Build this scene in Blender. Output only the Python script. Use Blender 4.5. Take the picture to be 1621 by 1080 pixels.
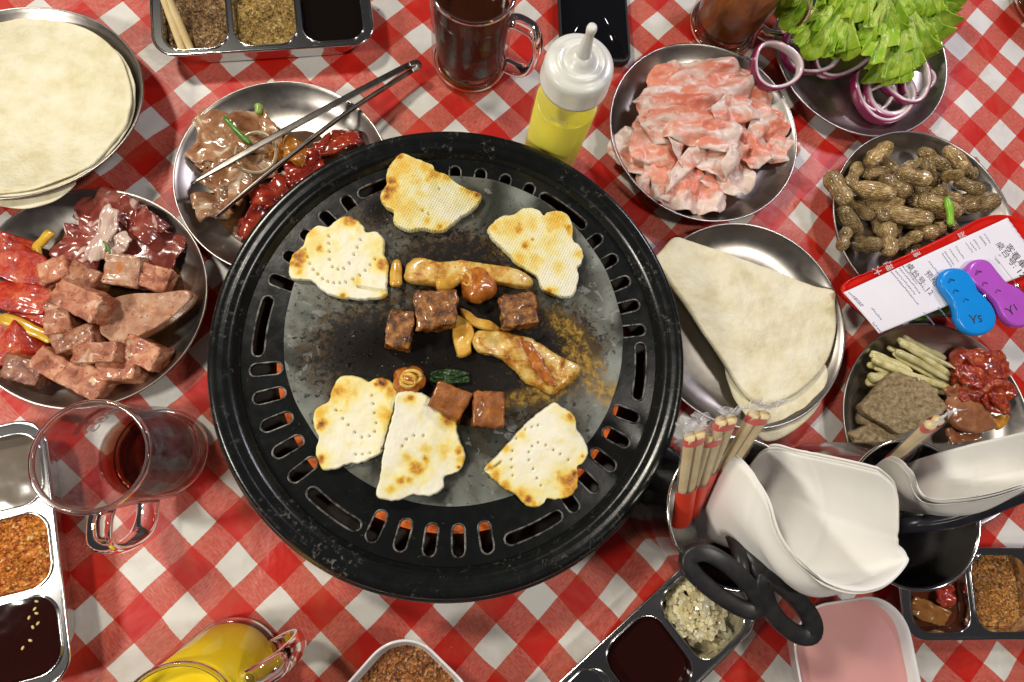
import bpy, bmesh, math, random
import numpy as np
from math import pi, sin, cos, radians, atan2, hypot

# ------------------------------------------------------------------ scene, camera, light
for o in list(bpy.data.objects):
    bpy.data.objects.remove(o)
sc = bpy.context.scene
COL = sc.collection
U = 0.01                                  # everything below is written in centimetres
F_PX, CXP, CYP, CAM_H = 850.0, 810.5, 540.0, 50.0
PITCH, ROLL = radians(10.3), radians(-6.2)

cam_d = bpy.data.cameras.new('camera')
cam = bpy.data.objects.new('camera', cam_d)
COL.objects.link(cam)
cam.location = (0, 0, CAM_H * U)
cam.rotation_euler = (PITCH, ROLL, 0)
cam_d.sensor_width = 36
cam_d.lens = F_PX / 1621.0 * 36
cam_d.clip_start, cam_d.clip_end = 0.01, 50
sc.camera = cam

world = bpy.data.worlds.new('World')
sc.world = world
world.use_nodes = True
world.node_tree.nodes['Background'].inputs[0].default_value = (0.95, 0.92, 1.0, 1)
world.node_tree.nodes['Background'].inputs[1].default_value = 0.032

def lamp(name, loc, target, size, watts, col, sy=None):
    d = bpy.data.lights.new(name, 'AREA')
    d.shape = 'RECTANGLE'
    d.size, d.size_y = size * U, (sy or size) * U
    d.energy, d.color = watts, col
    o = bpy.data.objects.new(name, d)
    COL.objects.link(o)
    o.location = [c * U for c in loc]
    v = np.array(target, float) - np.array(loc, float)
    import mathutils
    o.rotation_euler = mathutils.Vector(v).to_track_quat('-Z', 'Y').to_euler()
    return o
lamp('area_lamp', (-92, 94, 148), (0, 8, 0), 20, 19.5, (1.0, 0.92, 0.78))
lamp('area_lamp', (-106, -26, 88), (-15, 0, 0), 18, 9.0, (1.0, 0.94, 0.85))
lamp('area_lamp', (88, 84, 84), (40, 22, 0), 16, 5.4, (0.92, 0.86, 1.0))
lamp('area_lamp', (78, -6, 135), (30, -5, 0), 18, 6.6, (1.0, 0.93, 0.82))  # added fill lamp, placed to brighten the right half and the napkins

sc.view_settings.view_transform = 'Standard'
sc.view_settings.look = 'None'
sc.view_settings.exposure = 0.02
sc.view_settings.gamma = 1.0
sc.view_settings.use_curve_mapping = False
sc.render.engine = 'CYCLES'
cy = sc.cycles
cy.use_denoising = True
try:
    cy.denoiser = 'OPENIMAGEDENOISE'
except Exception:
    pass
cy.max_bounces, cy.diffuse_bounces, cy.glossy_bounces = 12, 2, 3
cy.transmission_bounces, cy.transparent_max_bounces, cy.volume_bounces = 12, 16, 0
cy.sample_clamp_indirect, cy.sample_clamp_direct = 4.0, 0.0
cy.blur_glossy = 0.8

# ------------------------------------------------------------------ photograph pixel -> place on the table
def _R():
    cx, sx, c2, s2 = cos(PITCH), sin(PITCH), cos(ROLL), sin(ROLL)
    Rx = np.array([[1, 0, 0], [0, cx, -sx], [0, sx, cx]])
    Ry = np.array([[c2, 0, s2], [0, 1, 0], [-s2, 0, c2]])
    return Ry @ Rx
RC = _R()
def P(px, py, z=0.0):
    """the point at height z (cm) that is seen at this pixel"""
    w = RC @ np.array([(px - CXP) / F_PX, -(py - CYP) / F_PX, -1.0])
    w = w / -w[2] * (CAM_H - z)
    return np.array([w[0], w[1]])
def P3(px, py, z):
    q = P(px, py, z)
    return np.array([q[0], q[1], z])
def PL(pts, z):
    return np.array([P(a, b, z) for a, b in pts])
def ZP(pts, org, scale, z):
    return PL([(org[0] + a / scale, org[1] + b / scale) for a, b in pts], z)

# ------------------------------------------------------------------ numbers
def _h(ix, iy, iz, seed):
    n = (ix * 374761393 + iy * 668265263 + iz * 1274126177 + seed * 974634777) & 0xffffffff
    n = ((n ^ (n >> 13)) * 1274126177) & 0xffffffff
    n = n ^ (n >> 16)
    return (n & 0xffff) / 32767.5 - 1.0
def vn(p, seed=0):
    p = np.asarray(p, float)
    if p.shape[-1] == 2:
        p = np.concatenate([p, np.zeros(p.shape[:-1] + (1,))], -1)
    i = np.floor(p).astype(np.int64)
    f = p - i
    u = f * f * (3 - 2 * f)
    r = 0
    for dx in (0, 1):
        for dy in (0, 1):
            for dz in (0, 1):
                w = (u[..., 0] if dx else 1 - u[..., 0]) * (u[..., 1] if dy else 1 - u[..., 1]) * (u[..., 2] if dz else 1 - u[..., 2])
                r = r + w * _h(i[..., 0] + dx, i[..., 1] + dy, i[..., 2] + dz, seed)
    return r
def fbm(p, seed=0, oct=4, gain=0.5):
    p = np.asarray(p, float)
    a, r = 1.0, 0
    for k in range(oct):
        r = r + a * vn(p * 2 ** k + 13.7 * k, seed + k)
        a *= gain
    return r
def smooth_loop(pts, m):
    """closed Catmull-Rom through pts, resampled to m points of even spacing"""
    p = np.asarray(pts, float)
    n = len(p)
    out = []
    for i in range(n):
        a, b, c, d = p[i - 1], p[i], p[(i + 1) % n], p[(i + 2) % n]
        for t in np.linspace(0, 1, 10, endpoint=False):
            out.append(0.5 * (2 * b + (c - a) * t + (2 * a - 5 * b + 4 * c - d) * t * t + (3 * b - a - 3 * c + d) * t ** 3))
    return resample(np.array(out), m, True)
def smooth_path(pts, m):
    p = np.asarray(pts, float)
    q = np.vstack([2 * p[0] - p[1], p, 2 * p[-1] - p[-2]])
    out = []
    for i in range(1, len(q) - 2):
        a, b, c, d = q[i - 1], q[i], q[i + 1], q[i + 2]
        for t in np.linspace(0, 1, 12, endpoint=False):
            out.append(0.5 * (2 * b + (c - a) * t + (2 * a - 5 * b + 4 * c - d) * t * t + (3 * b - a - 3 * c + d) * t ** 3))
    out.append(p[-1])
    return resample(np.array(out), m, False)
def resample(p, m, closed):
    q = np.vstack([p, p[:1]]) if closed else p
    s = np.concatenate([[0], np.cumsum(np.linalg.norm(np.diff(q, axis=0), axis=1))])
    t = np.linspace(0, s[-1], m, endpoint=not closed)
    return np.stack([np.interp(t, s, q[:, k]) for k in range(q.shape[1])], 1)
def rrect(w, h, r, n=8):
    out = []
    for cx, cy_, a0 in ((w / 2 - r, h / 2 - r, 0), (-w / 2 + r, h / 2 - r, 90), (-w / 2 + r, -h / 2 + r, 180), (w / 2 - r, -h / 2 + r, 270)):
        for k in range(n + 1):
            a = radians(a0 + 90 * k / n)
            out.append((cx + r * cos(a), cy_ + r * sin(a)))
    return np.array(out)
def circle(r, n, cx=0, cy_=0):
    a = np.linspace(0, 2 * pi, n, endpoint=False)
    return np.stack([cx + r * np.cos(a), cy_ + r * np.sin(a)], 1)
def rotz(v, deg):
    v = np.array(v, float)
    c, s = cos(radians(deg)), sin(radians(deg))
    o = v.copy()
    o[..., 0] = v[..., 0] * c - v[..., 1] * s
    o[..., 1] = v[..., 0] * s + v[..., 1] * c
    return o
def rot3(v, ax, deg):
    v = np.array(v, float)
    ax = np.array(ax, float) / np.linalg.norm(ax)
    c, s = cos(radians(deg)), sin(radians(deg))
    return v * c + np.cross(ax, v) * s + np.outer(v @ ax, ax) * (1 - c)

# ------------------------------------------------------------------ objects
def mk(name, V, Fc, mat, parent=None, loc=None, smooth=True, attrs=None, rz=0):
    V = np.asarray(V, float) * U
    me = bpy.data.meshes.new(name)
    me.from_pydata([tuple(v) for v in V], [], [tuple(int(i) for i in f) for f in Fc])
    if smooth:
        me.polygons.foreach_set('use_smooth', [True] * len(me.polygons))
    for k, a in (attrs or {}).items():
        at = me.attributes.new(k, 'FLOAT', 'POINT')
        at.data.foreach_set('value', np.asarray(a, np.float32))
    if mat is not None:
        me.materials.append(mat)
    me.update()
    o = bpy.data.objects.new(name, me)
    COL.objects.link(o)
    if loc is not None:
        o.location = [c * U for c in loc]
    o.rotation_euler.z = radians(rz)
    if parent is not None:
        o.parent = parent
    return o
def tag(o, label, cat, group=None, kind=None):
    o['label'] = label
    o['category'] = cat
    if group:
        o['group'] = group
    if kind:
        o['kind'] = kind
    return o
def thing(name, label, cat, loc=(0, 0, 0), rz=0, group=None):
    o = bpy.data.objects.new(name, None)
    COL.objects.link(o)
    o.empty_display_size = 0.01
    o.location = [c * U for c in loc]
    o.rotation_euler.z = radians(rz)
    return tag(o, label, cat, group)
def autosmooth(o, deg=40):
    me = o.data
    bm = bmesh.new()
    bm.from_mesh(me)
    lim = radians(deg)
    for e in bm.edges:
        if len(e.link_faces) == 2 and e.calc_face_angle(0) > lim:
            e.smooth = False
    bm.to_mesh(me)
    bm.free()
    return o

# ------------------------------------------------------------------ shapes: each returns verts, faces
def lathe(prof, seg=48):
    V, Fc, rings = [], [], []
    for r, z in prof:
        if r < 1e-6:
            rings.append([len(V)])
            V.append((0, 0, z))
        else:
            rings.append(list(range(len(V), len(V) + seg)))
            V += [(r * cos(2 * pi * k / seg), r * sin(2 * pi * k / seg), z) for k in range(seg)]
    for a, b in zip(rings[:-1], rings[1:]):
        if len(a) == 1 and len(b) == 1:
            continue
        for k in range(seg):
            k2 = (k + 1) % seg
            if len(a) == 1:
                Fc.append((a[0], b[k2], b[k]))
            elif len(b) == 1:
                Fc.append((a[k], a[k2], b[0]))
            else:
                Fc.append((a[k], a[k2], b[k2], b[k]))
    return np.array(V, float), Fc
def loft(loops, cap0=True, cap1=True):
    """loops: list of (m,3) rings of the same length"""
    m = len(loops[0])
    V = np.vstack(loops)
    Fc = []
    for i in range(len(loops) - 1):
        for k in range(m):
            k2 = (k + 1) % m
            Fc.append((i * m + k, i * m + k2, (i + 1) * m + k2, (i + 1) * m + k))
    for cap, i in ((cap0, 0), (cap1, len(loops) - 1)):
        if cap:
            c = loops[i].mean(0)
            V = np.vstack([V, c])
            for k in range(m):
                k2 = (k + 1) % m
                f = (i * m + k, i * m + k2, len(V) - 1)
                Fc.append(f if i else f[::-1])
    return V, Fc
def lift(loop2, z):
    l = np.asarray(loop2, float)
    return np.concatenate([l, np.full((len(l), 1), float(z))], 1)
def sweep(path, rad, seg=10, closed=False, ry=None, up=(0, 0, 1), square=False, cap=True):
    p = np.asarray(path, float)
    n = len(p)
    rad = np.full(n, rad) if np.isscalar(rad) else np.asarray(rad, float)
    ry = rad if ry is None else (np.full(n, ry) if np.isscalar(ry) else np.asarray(ry, float))
    t = np.roll(p, -1, 0) - np.roll(p, 1, 0) if closed else np.gradient(p, axis=0)
    t /= np.linalg.norm(t, axis=1)[:, None] + 1e-12
    up = np.array(up, float)
    if up.ndim == 1:
        up = np.tile(up, (n, 1))
    s = np.cross(t, up)
    ln = np.linalg.norm(s, axis=1)
    for i in range(n):
        if ln[i] < 1e-3:
            s[i] = s[i - 1] if i else np.cross(t[i], (1, 0.1, 0))
    s /= np.linalg.norm(s, axis=1)[:, None]
    w = np.cross(s, t)
    a = np.linspace(0, 2 * pi, seg, endpoint=False)
    ca, sa = np.cos(a), np.sin(a)
    if square:
        ca, sa = np.sign(ca) * np.abs(ca) ** 0.5, np.sign(sa) * np.abs(sa) ** 0.5
    loops = [p[i] + np.outer(ca * rad[i], s[i]) + np.outer(sa * ry[i], w[i]) for i in range(n)]
    if closed:
        V = np.vstack(loops)
        Fc = [(i * seg + k, i * seg + (k + 1) % seg, ((i + 1) % n) * seg + (k + 1) % seg, ((i + 1) % n) * seg + k) for i in range(n) for k in range(seg)]
        return V, Fc
    return loft(loops, cap, cap)
def join(*parts):
    V, Fc, n = [], [], 0
    for v, f in parts:
        V.append(np.asarray(v, float))
        Fc += [tuple(i + n for i in q) for q in f]
        n += len(v)
    return np.vstack(V), Fc
def slab(outline, th, rings=16, edge=0.35, dome=0.0, amp=0.0, nscale=1.0, seed=0, power=2.0, dents=(), dent_r=0.12, dent_d=0.2, zfun=None, inset=0.06, rag=0.0):
    """a flat piece with a rounded edge: outline (m,2), bottom at z = 0; returns V, F, xy of every vert, top mask"""
    o = np.asarray(outline, float)
    c = o.mean(0)
    rm = np.linalg.norm(o - c, axis=1).mean()
    if rag:
        d = (o - c) / np.linalg.norm(o - c, axis=1)[:, None]
        o = o + d * (fbm(o * 3.0, seed + 9, 3) * rag)[:, None]
    m = len(o)
    e = min(0.9, edge / rm)
    ss = np.concatenate([1 - e * (1 - np.cos(np.linspace(0, pi / 2, 6))), np.linspace(1 - e, 0, max(3, rings - 4))[1:-1]])
    loops = [lift(c + (o - c) * (1 - inset / rm), 0.0)]
    for s in ss:
        q = c + (o - c) * s
        t = min((1 - s) / e, 1.0)
        z = th * (0.35 + 0.65 * (1 - (1 - t) ** power) ** (1 / power)) + dome * (1 - s * s)
        zz = np.full(m, z)
        if amp:
            zz = zz + amp * fbm(q * nscale, seed, 4) * (0.3 + 0.7 * t)
        for dx, dy in dents:
            dd = np.hypot(q[:, 0] - dx, q[:, 1] - dy)
            zz = zz - dent_d * np.exp(-(dd / dent_r) ** 2)
        loops.append(np.concatenate([q, zz[:, None]], 1))
    V, Fc = loft(loops)
    V[-2, 2] = 0.0
    if zfun is not None:
        V[:, 2] += zfun(V[:, 0], V[:, 1])
    return V, Fc
def rbox(dx, dy, dz, r=0.15, n=7, amp=0.0, ns=1.0, seed=0):
    """a box with rounded edges and an uneven surface, centred, half sizes dx dy dz"""
    V, Fc, idx = [], [], {}
    g = np.linspace(-1, 1, n)
    def vid(p):
        k = tuple(np.round(p, 5))
        if k not in idx:
            idx[k] = len(V)
            V.append(p)
        return idx[k]
    for ax in range(3):
        for sgn in (-1, 1):
            for i in range(n - 1):
                for j in range(n - 1):
                    q = []
                    for a, b in ((i, j), (i + 1, j), (i + 1, j + 1), (i, j + 1)):
                        p = [0, 0, 0]
                        p[ax], p[(ax + 1) % 3], p[(ax + 2) % 3] = sgn, g[a], g[b]
                        q.append(vid(p))
                    Fc.append(tuple(q) if sgn > 0 else tuple(q[::-1]))
    V = np.array(V, float) * (dx, dy, dz)
    inn = np.clip(V, (-dx + r, -dy + r, -dz + r), (dx - r, dy - r, dz - r))
    d = V - inn
    d /= np.linalg.norm(d, axis=1)[:, None] + 1e-9
    V = inn + d * r
    if amp:
        V = V + d * (amp * fbm(V * ns + seed * 3.1, seed, 3))[:, None]
    return V, Fc
def ball(rx, ry, rz, nu=20, nv=12, amp=0.0, ns=1.0, seed=0):
    prof = [(sin(pi * k / nv), -cos(pi * k / nv)) for k in range(nv + 1)]
    prof[0], prof[-1] = (0, -1), (0, 1)
    V, Fc = lathe(prof, nu)
    n = V.copy()
    V = V * (rx, ry, rz)
    if amp:
        V = V + n * (amp * fbm(V * ns + seed * 7.7, seed, 4))[:, None]
    return V, Fc
def sheet(G, th):
    """G (nu,nv,3) grid of points -> closed thin solid"""
    G = np.asarray(G, float)
    nu, nv = G.shape[:2]
    n = np.cross(np.gradient(G, axis=0), np.gradient(G, axis=1))
    n /= np.linalg.norm(n, axis=2)[..., None] + 1e-12
    A, B = G + n * th / 2, G - n * th / 2
    V = np.vstack([A.reshape(-1, 3), B.reshape(-1, 3)])
    N = nu * nv
    Fc = []
    for i in range(nu - 1):
        for j in range(nv - 1):
            a, b, c, d = i * nv + j, (i + 1) * nv + j, (i + 1) * nv + j + 1, i * nv + j + 1
            Fc.append((a, b, c, d))
            Fc.append((N + d, N + c, N + b, N + a))
    for i in range(nu - 1):
        for j in (0, nv - 1):
            a, b = i * nv + j, (i + 1) * nv + j
            Fc.append((a, N + a, N + b, b) if j == 0 else (b, N + b, N + a, a))
    for j in range(nv - 1):
        for i in (0, nu - 1):
            a, b = i * nv + j, i * nv + j + 1
            Fc.append((b, N + b, N + a, a) if i == 0 else (a, N + a, N + b, b))
    return V, Fc
def curve_fill(name, loops, z, extrude, bevel, mat, parent=None, res=1):
    """flat plate with real holes"""
    cu = bpy.data.curves.new(name, 'CURVE')
    cu.dimensions = '2D'
    cu.fill_mode = 'BOTH'
    cu.extrude, cu.bevel_depth, cu.bevel_resolution = extrude * U, bevel * U, res
    for l in loops:
        s = cu.splines.new('POLY')
        s.points.add(len(l) - 1)
        for p, (x, y) in zip(s.points, l):
            p.co = (x * U, y * U, 0, 1)
        s.use_cyclic_u = True
    return curve_to_mesh(cu, name, mat, parent, z)
def curve_to_mesh(cu, name, mat, parent, z):
    ob = bpy.data.objects.new('tmp', cu)
    COL.objects.link(ob)
    dg = bpy.context.evaluated_depsgraph_get()
    dg.update()
    me = bpy.data.meshes.new_from_object(ob.evaluated_get(dg))
    bpy.data.objects.remove(ob)
    me.name = name
    me.materials.clear()
    me.materials.append(mat)
    o = bpy.data.objects.new(name, me)
    COL.objects.link(o)
    o.location.z = z * U
    if parent is not None:
        o.parent = parent
    return o
def text_mesh(name, body, size, mat, parent=None, xy=(0, 0), z=0, rz=0, align='CENTER', wrap=None, extrude=0.004, zfun=None, bold=0.0):
    cu = bpy.data.curves.new(name, 'FONT')
    cu.body = body
    cu.size = size * U
    cu.align_x = align
    cu.align_y = 'CENTER'
    cu.extrude = extrude * U
    cu.offset = bold * U
    cu.resolution_u = 3
    o = curve_to_mesh(cu, name, mat, parent, 0)
    me = o.data
    n = len(me.vertices)
    a = np.zeros(n * 3, np.float32)
    me.vertices.foreach_get('co', a)
    a = a.reshape(-1, 3).astype(float) / U
    if wrap:
        Rw, phi, zc, rise = wrap
        an = radians(phi) + a[:, 0] / Rw
        rr = Rw + a[:, 2] + 0.01
        a = np.stack([rr * np.cos(an), rr * np.sin(an), zc + a[:, 1] + rise * a[:, 0] ** 2], 1)
        o.location = (0, 0, 0)
    else:
        a = rotz(a, rz)
        a[:, 0] += xy[0]
        a[:, 1] += xy[1]
        a[:, 2] += z
        if zfun is not None:
            a[:, 2] += zfun(a[:, 0], a[:, 1])
        o.location = (0, 0, 0)
    me.vertices.foreach_set('co', (a * U).reshape(-1).astype(np.float32))
    me.update()
    return o

# ------------------------------------------------------------------ materials
class NB:
    def __init__(s, name):
        s.m = bpy.data.materials.new(name)
        s.m.use_nodes = True
        s.t = s.m.node_tree
        s.b = s.t.nodes['Principled BSDF']
        s.out = s.t.nodes['Material Output']
        s._tc = None
    def n(s, typ, **kw):
        x = s.t.nodes.new(typ)
        for k, v in kw.items():
            setattr(x, k, v)
        return x
    def l(s, a, b):
        s.t.links.new(a, b)
    def set(s, sock, v):
        i = s.b.inputs[sock]
        if hasattr(v, 'links') or hasattr(v, 'is_linked'):
            s.l(v, i)
        else:
            i.default_value = v
    def cm(s, stretch=None, rnd=True):
        """object coordinates in centimetres, shifted per object"""
        t = s.n('ShaderNodeTexCoord')
        mp = s.n('ShaderNodeMapping')
        sx = stretch or (1, 1, 1)
        mp.inputs['Scale'].default_value = (100 * sx[0], 100 * sx[1], 100 * sx[2])
        s.l(t.outputs['Object'], mp.inputs[0])
        if not rnd:
            return mp.outputs[0]
        oi = s.n('ShaderNodeObjectInfo')
        ml = s.n('ShaderNodeMath', operation='MULTIPLY')
        ml.inputs[1].default_value = 57.0
        s.l(oi.outputs['Random'], ml.inputs[0])
        ad = s.n('ShaderNodeVectorMath', operation='ADD')
        s.l(mp.outputs[0], ad.inputs[0])
        s.l(ml.outputs[0], ad.inputs[1])
        return ad.outputs[0]
    def noise(s, vec, scale, detail=5, rough=0.55, dist=0.0):
        x = s.n('ShaderNodeTexNoise')
        x.inputs['Scale'].default_value = scale
        x.inputs['Detail'].default_value = detail
        x.inputs['Roughness'].default_value = rough
        x.inputs['Distortion'].default_value = dist
        s.l(vec, x.inputs['Vector'])
        return x.outputs['Fac']
    def voro(s, vec, scale, feature='F1', out='Distance'):
        x = s.n('ShaderNodeTexVoronoi', feature=feature)
        x.inputs['Scale'].default_value = scale
        s.l(vec, x.inputs['Vector'])
        return x.outputs[out]
    def ramp(s, fac, stops, mode='LINEAR'):
        x = s.n('ShaderNodeValToRGB')
        x.color_ramp.interpolation = mode
        e = x.color_ramp.elements
        while len(e) < len(stops):
            e.new(0.5)
        for k, (p, c) in enumerate(stops):
            e[k].position = p
            e[k].color = (c, c, c, 1) if np.isscalar(c) else (*c[:3], 1)
        s.l(fac, x.inputs[0])
        return x.outputs[0]
    def mix(s, fac, a, b, mode='MIX'):
        x = s.n('ShaderNodeMix', data_type='RGBA', blend_type=mode)
        for sock, v in ((x.inputs[0], fac), (x.inputs[6], a), (x.inputs[7], b)):
            if hasattr(v, 'is_linked'):
                s.l(v, sock)
            elif np.isscalar(v):
                sock.default_value = v
            else:
                sock.default_value = (*v[:3], 1)
        return x.outputs[2]
    def math(s, op, a, b=None, c=None):
        x = s.n('ShaderNodeMath', operation=op)
        for k, v in enumerate((a, b, c)):
            if v is None:
                continue
            if hasattr(v, 'is_linked'):
                s.l(v, x.inputs[k])
            else:
                x.inputs[k].default_value = v
        return x.outputs[0]
    def attr(s, name):
        x = s.n('ShaderNodeAttribute')
        x.attribute_name = name
        return x.outputs['Fac']
    def bump(s, h, strength=0.5, dist=0.05, normal=None):
        x = s.n('ShaderNodeBump')
        x.inputs['Strength'].default_value = strength
        x.inputs['Distance'].default_value = dist * U
        s.l(h, x.inputs['Height'])
        if normal is not None:
            s.l(normal, x.inputs['Normal'])
        s.l(x.outputs[0], s.b.inputs['Normal'])
        return x.outputs[0]
def M(name, cols, scale=1.0, detail=5, rough=0.5, metal=0.0, bump=0.0, bscale=3.0, bdist=0.06, spec=0.5, sss=0.0, trans=0.0, ior=1.45,
      coat=0.0, rvar=0.0, stretch=None, dist=0.0, rnd=True, vein=None, alpha=None, speck=None, tint=0.0):
    b = NB(name)
    vec = b.cm(stretch, rnd)
    if isinstance(cols, tuple):
        c = None
        b.set('Base Color', (*cols, 1))
    else:
        c = b.ramp(b.noise(vec, scale, detail, 0.58, dist), cols)
        if vein:
            col, sc2, lo, hi = vein
            f = b.ramp(b.noise(vec, sc2, 4, 0.5, 1.2), [(lo, 0.0), (hi, 1.0)])
            c = b.mix(f, c, col)
        if speck:
            col, sc2, th = speck
            f = b.ramp(b.voro(vec, sc2), [(th, 1.0), (th + 0.05, 0.0)])
            c = b.mix(f, c, col)
        if tint:
            oi = b.n('ShaderNodeObjectInfo')
            k = b.math('MULTIPLY_ADD', oi.outputs['Random'], 2 * tint, 1 - tint)
            hs = b.n('ShaderNodeHueSaturation')
            b.l(k, hs.inputs['Value'])
            b.l(c, hs.inputs['Color'])
            c = hs.outputs[0]
        b.set('Base Color', c)
    b.set('Metallic', metal)
    b.set('Specular IOR Level', spec)
    b.set('IOR', ior)
    if rvar:
        b.set('Roughness', b.math('MULTIPLY_ADD', b.noise(vec, 1.3, 5), 2 * rvar, max(0.02, rough - rvar)))
    else:
        b.set('Roughness', rough)
    if sss:
        b.set('Subsurface Weight', sss * .25)
        b.set('Subsurface Radius', (0.6, 0.3, 0.18))
        b.set('Subsurface Scale', 0.5 * U)
    if trans:
        b.set('Transmission Weight', trans)
    if coat:
        b.set('Coat Weight', coat)
        b.set('Coat Roughness', 0.08)
    if bump:
        b.bump(b.noise(vec, bscale, 6, 0.6), bump, bdist)
    if alpha is not None:
        b.set('Alpha', alpha)
    return b.m

STEEL = M('brushed_steel', [(0.3, (0.34, 0.31, 0.285)), (0.7, (0.46, 0.43, 0.40))], 0.4, rough=0.33, metal=1.0, rvar=0.08)
STEEL_BRIGHT = M('polished_steel', (0.70, 0.69, 0.68), rough=0.14, metal=1.0)
STEEL_DARK = M('tong_steel', [(0.3, (0.14, 0.13, 0.12)), (0.7, (0.26, 0.24, 0.22))], 1.0, rough=0.34, metal=1.0, rvar=0.1)
GLASS = M('clear_glass', (0.98, 0.98, 0.98), rough=0.0, trans=1.0, ior=1.47)
def thin_glass(name, veil):
    b = NB(name)
    lw = b.n('ShaderNodeLayerWeight')
    lw.inputs['Blend'].default_value = 0.5
    tr = b.n('ShaderNodeBsdfTransparent')
    b.l(b.mix(b.math('POWER', lw.outputs['Facing'], 3.0), (0.975, 0.97, 0.97), (0.70, 0.66, 0.65)), tr.inputs[0])
    gl = b.n('ShaderNodeBsdfGlossy')
    gl.inputs['Roughness'].default_value = 0.03
    fr = b.math('MULTIPLY_ADD', b.math('POWER', lw.outputs['Facing'], 5.0), 0.45, 0.03)
    vl = b.n('ShaderNodeBsdfDiffuse')
    vl.inputs[0].default_value = (0.8, 0.78, 0.8, 1)
    m0 = b.n('ShaderNodeMixShader')
    vec = b.cm()
    b.l(b.math('MULTIPLY', b.ramp(b.noise(vec, 1.2, 6, .7), [(.35, 0.0), (.75, 1.0)]), veil), m0.inputs[0])
    b.l(tr.outputs[0], m0.inputs[1])
    b.l(vl.outputs[0], m0.inputs[2])
    ms = b.n('ShaderNodeMixShader')
    b.l(fr, ms.inputs[0])
    b.l(m0.outputs[0], ms.inputs[1])
    b.l(gl.outputs[0], ms.inputs[2])
    b.l(ms.outputs[0], b.out.inputs['Surface'])
    return b.m
THIN = thin_glass('thin_clear_glass', .015)
FROST = thin_glass('misted_glass', .13)
def liquid(name, col, dens, surf=(1, 1, 1), rough=0.0):
    b = NB(name)
    b.set('Base Color', (*surf, 1))
    b.set('Transmission Weight', 1.0)
    b.set('Roughness', rough)
    b.set('IOR', 1.34)
    tr = b.n('ShaderNodeBsdfTransparent')
    gl = b.n('ShaderNodeBsdfGlossy')
    gl.inputs['Roughness'].default_value = 0.04
    lw = b.n('ShaderNodeLayerWeight')
    ms = b.n('ShaderNodeMixShader')
    b.l(b.math('MULTIPLY_ADD', b.math('POWER', lw.outputs['Facing'], 4.0), 0.6, 0.03), ms.inputs[0])
    b.l(tr.outputs[0], ms.inputs[1])
    b.l(gl.outputs[0], ms.inputs[2])
    b.l(ms.outputs[0], b.out.inputs['Surface'])
    v = b.n('ShaderNodeVolumeAbsorption')
    v.inputs['Color'].default_value = (*col, 1)
    v.inputs['Density'].default_value = dens / U
    b.l(v.outputs[0], b.out.inputs['Volume'])
    return b.m
BEER = M('dark_beer', (0.030, 0.008, 0.003), rough=0.05)
AMBER = M('amber_beer', [(0.35, (0.12, 0.030, 0.004)), (0.65, (0.30, 0.095, 0.010))], .25, 2, rough=0.05)
GLOWGLASS = M('beer_glow_glass', (0.95, 0.62, 0.16), rough=0.0, trans=1.0, ior=1.47)  # clear foot tinted amber: paints the glow of light through the beer
TEA = liquid('brown_tea', (0.60, 0.26, 0.09), 2.2)
WHITE_PRINT = M('white_print', (0.85, 0.84, 0.83), rough=0.5)
_b = WHITE_PRINT.node_tree
_t, _m = _b.nodes.new('ShaderNodeBsdfTranslucent'), _b.nodes.new('ShaderNodeMixShader')
_t.inputs[0].default_value = (.95, .95, .95, 1)
_m.inputs[0].default_value = .5
_b.links.new(_b.nodes['Principled BSDF'].outputs[0], _m.inputs[1])
_b.links.new(_t.outputs[0], _m.inputs[2])
_b.links.new(_m.outputs[0], _b.nodes['Material Output'].inputs['Surface'])
RED_PRINT = M('red_print', (0.75, 0.06, 0.03), rough=0.4)
BLACK_INK = M('black_ink', (0.03, 0.03, 0.04), rough=0.6)
GREY_INK = M('faded_ink', (0.22, 0.22, 0.30), rough=0.6)

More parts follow.
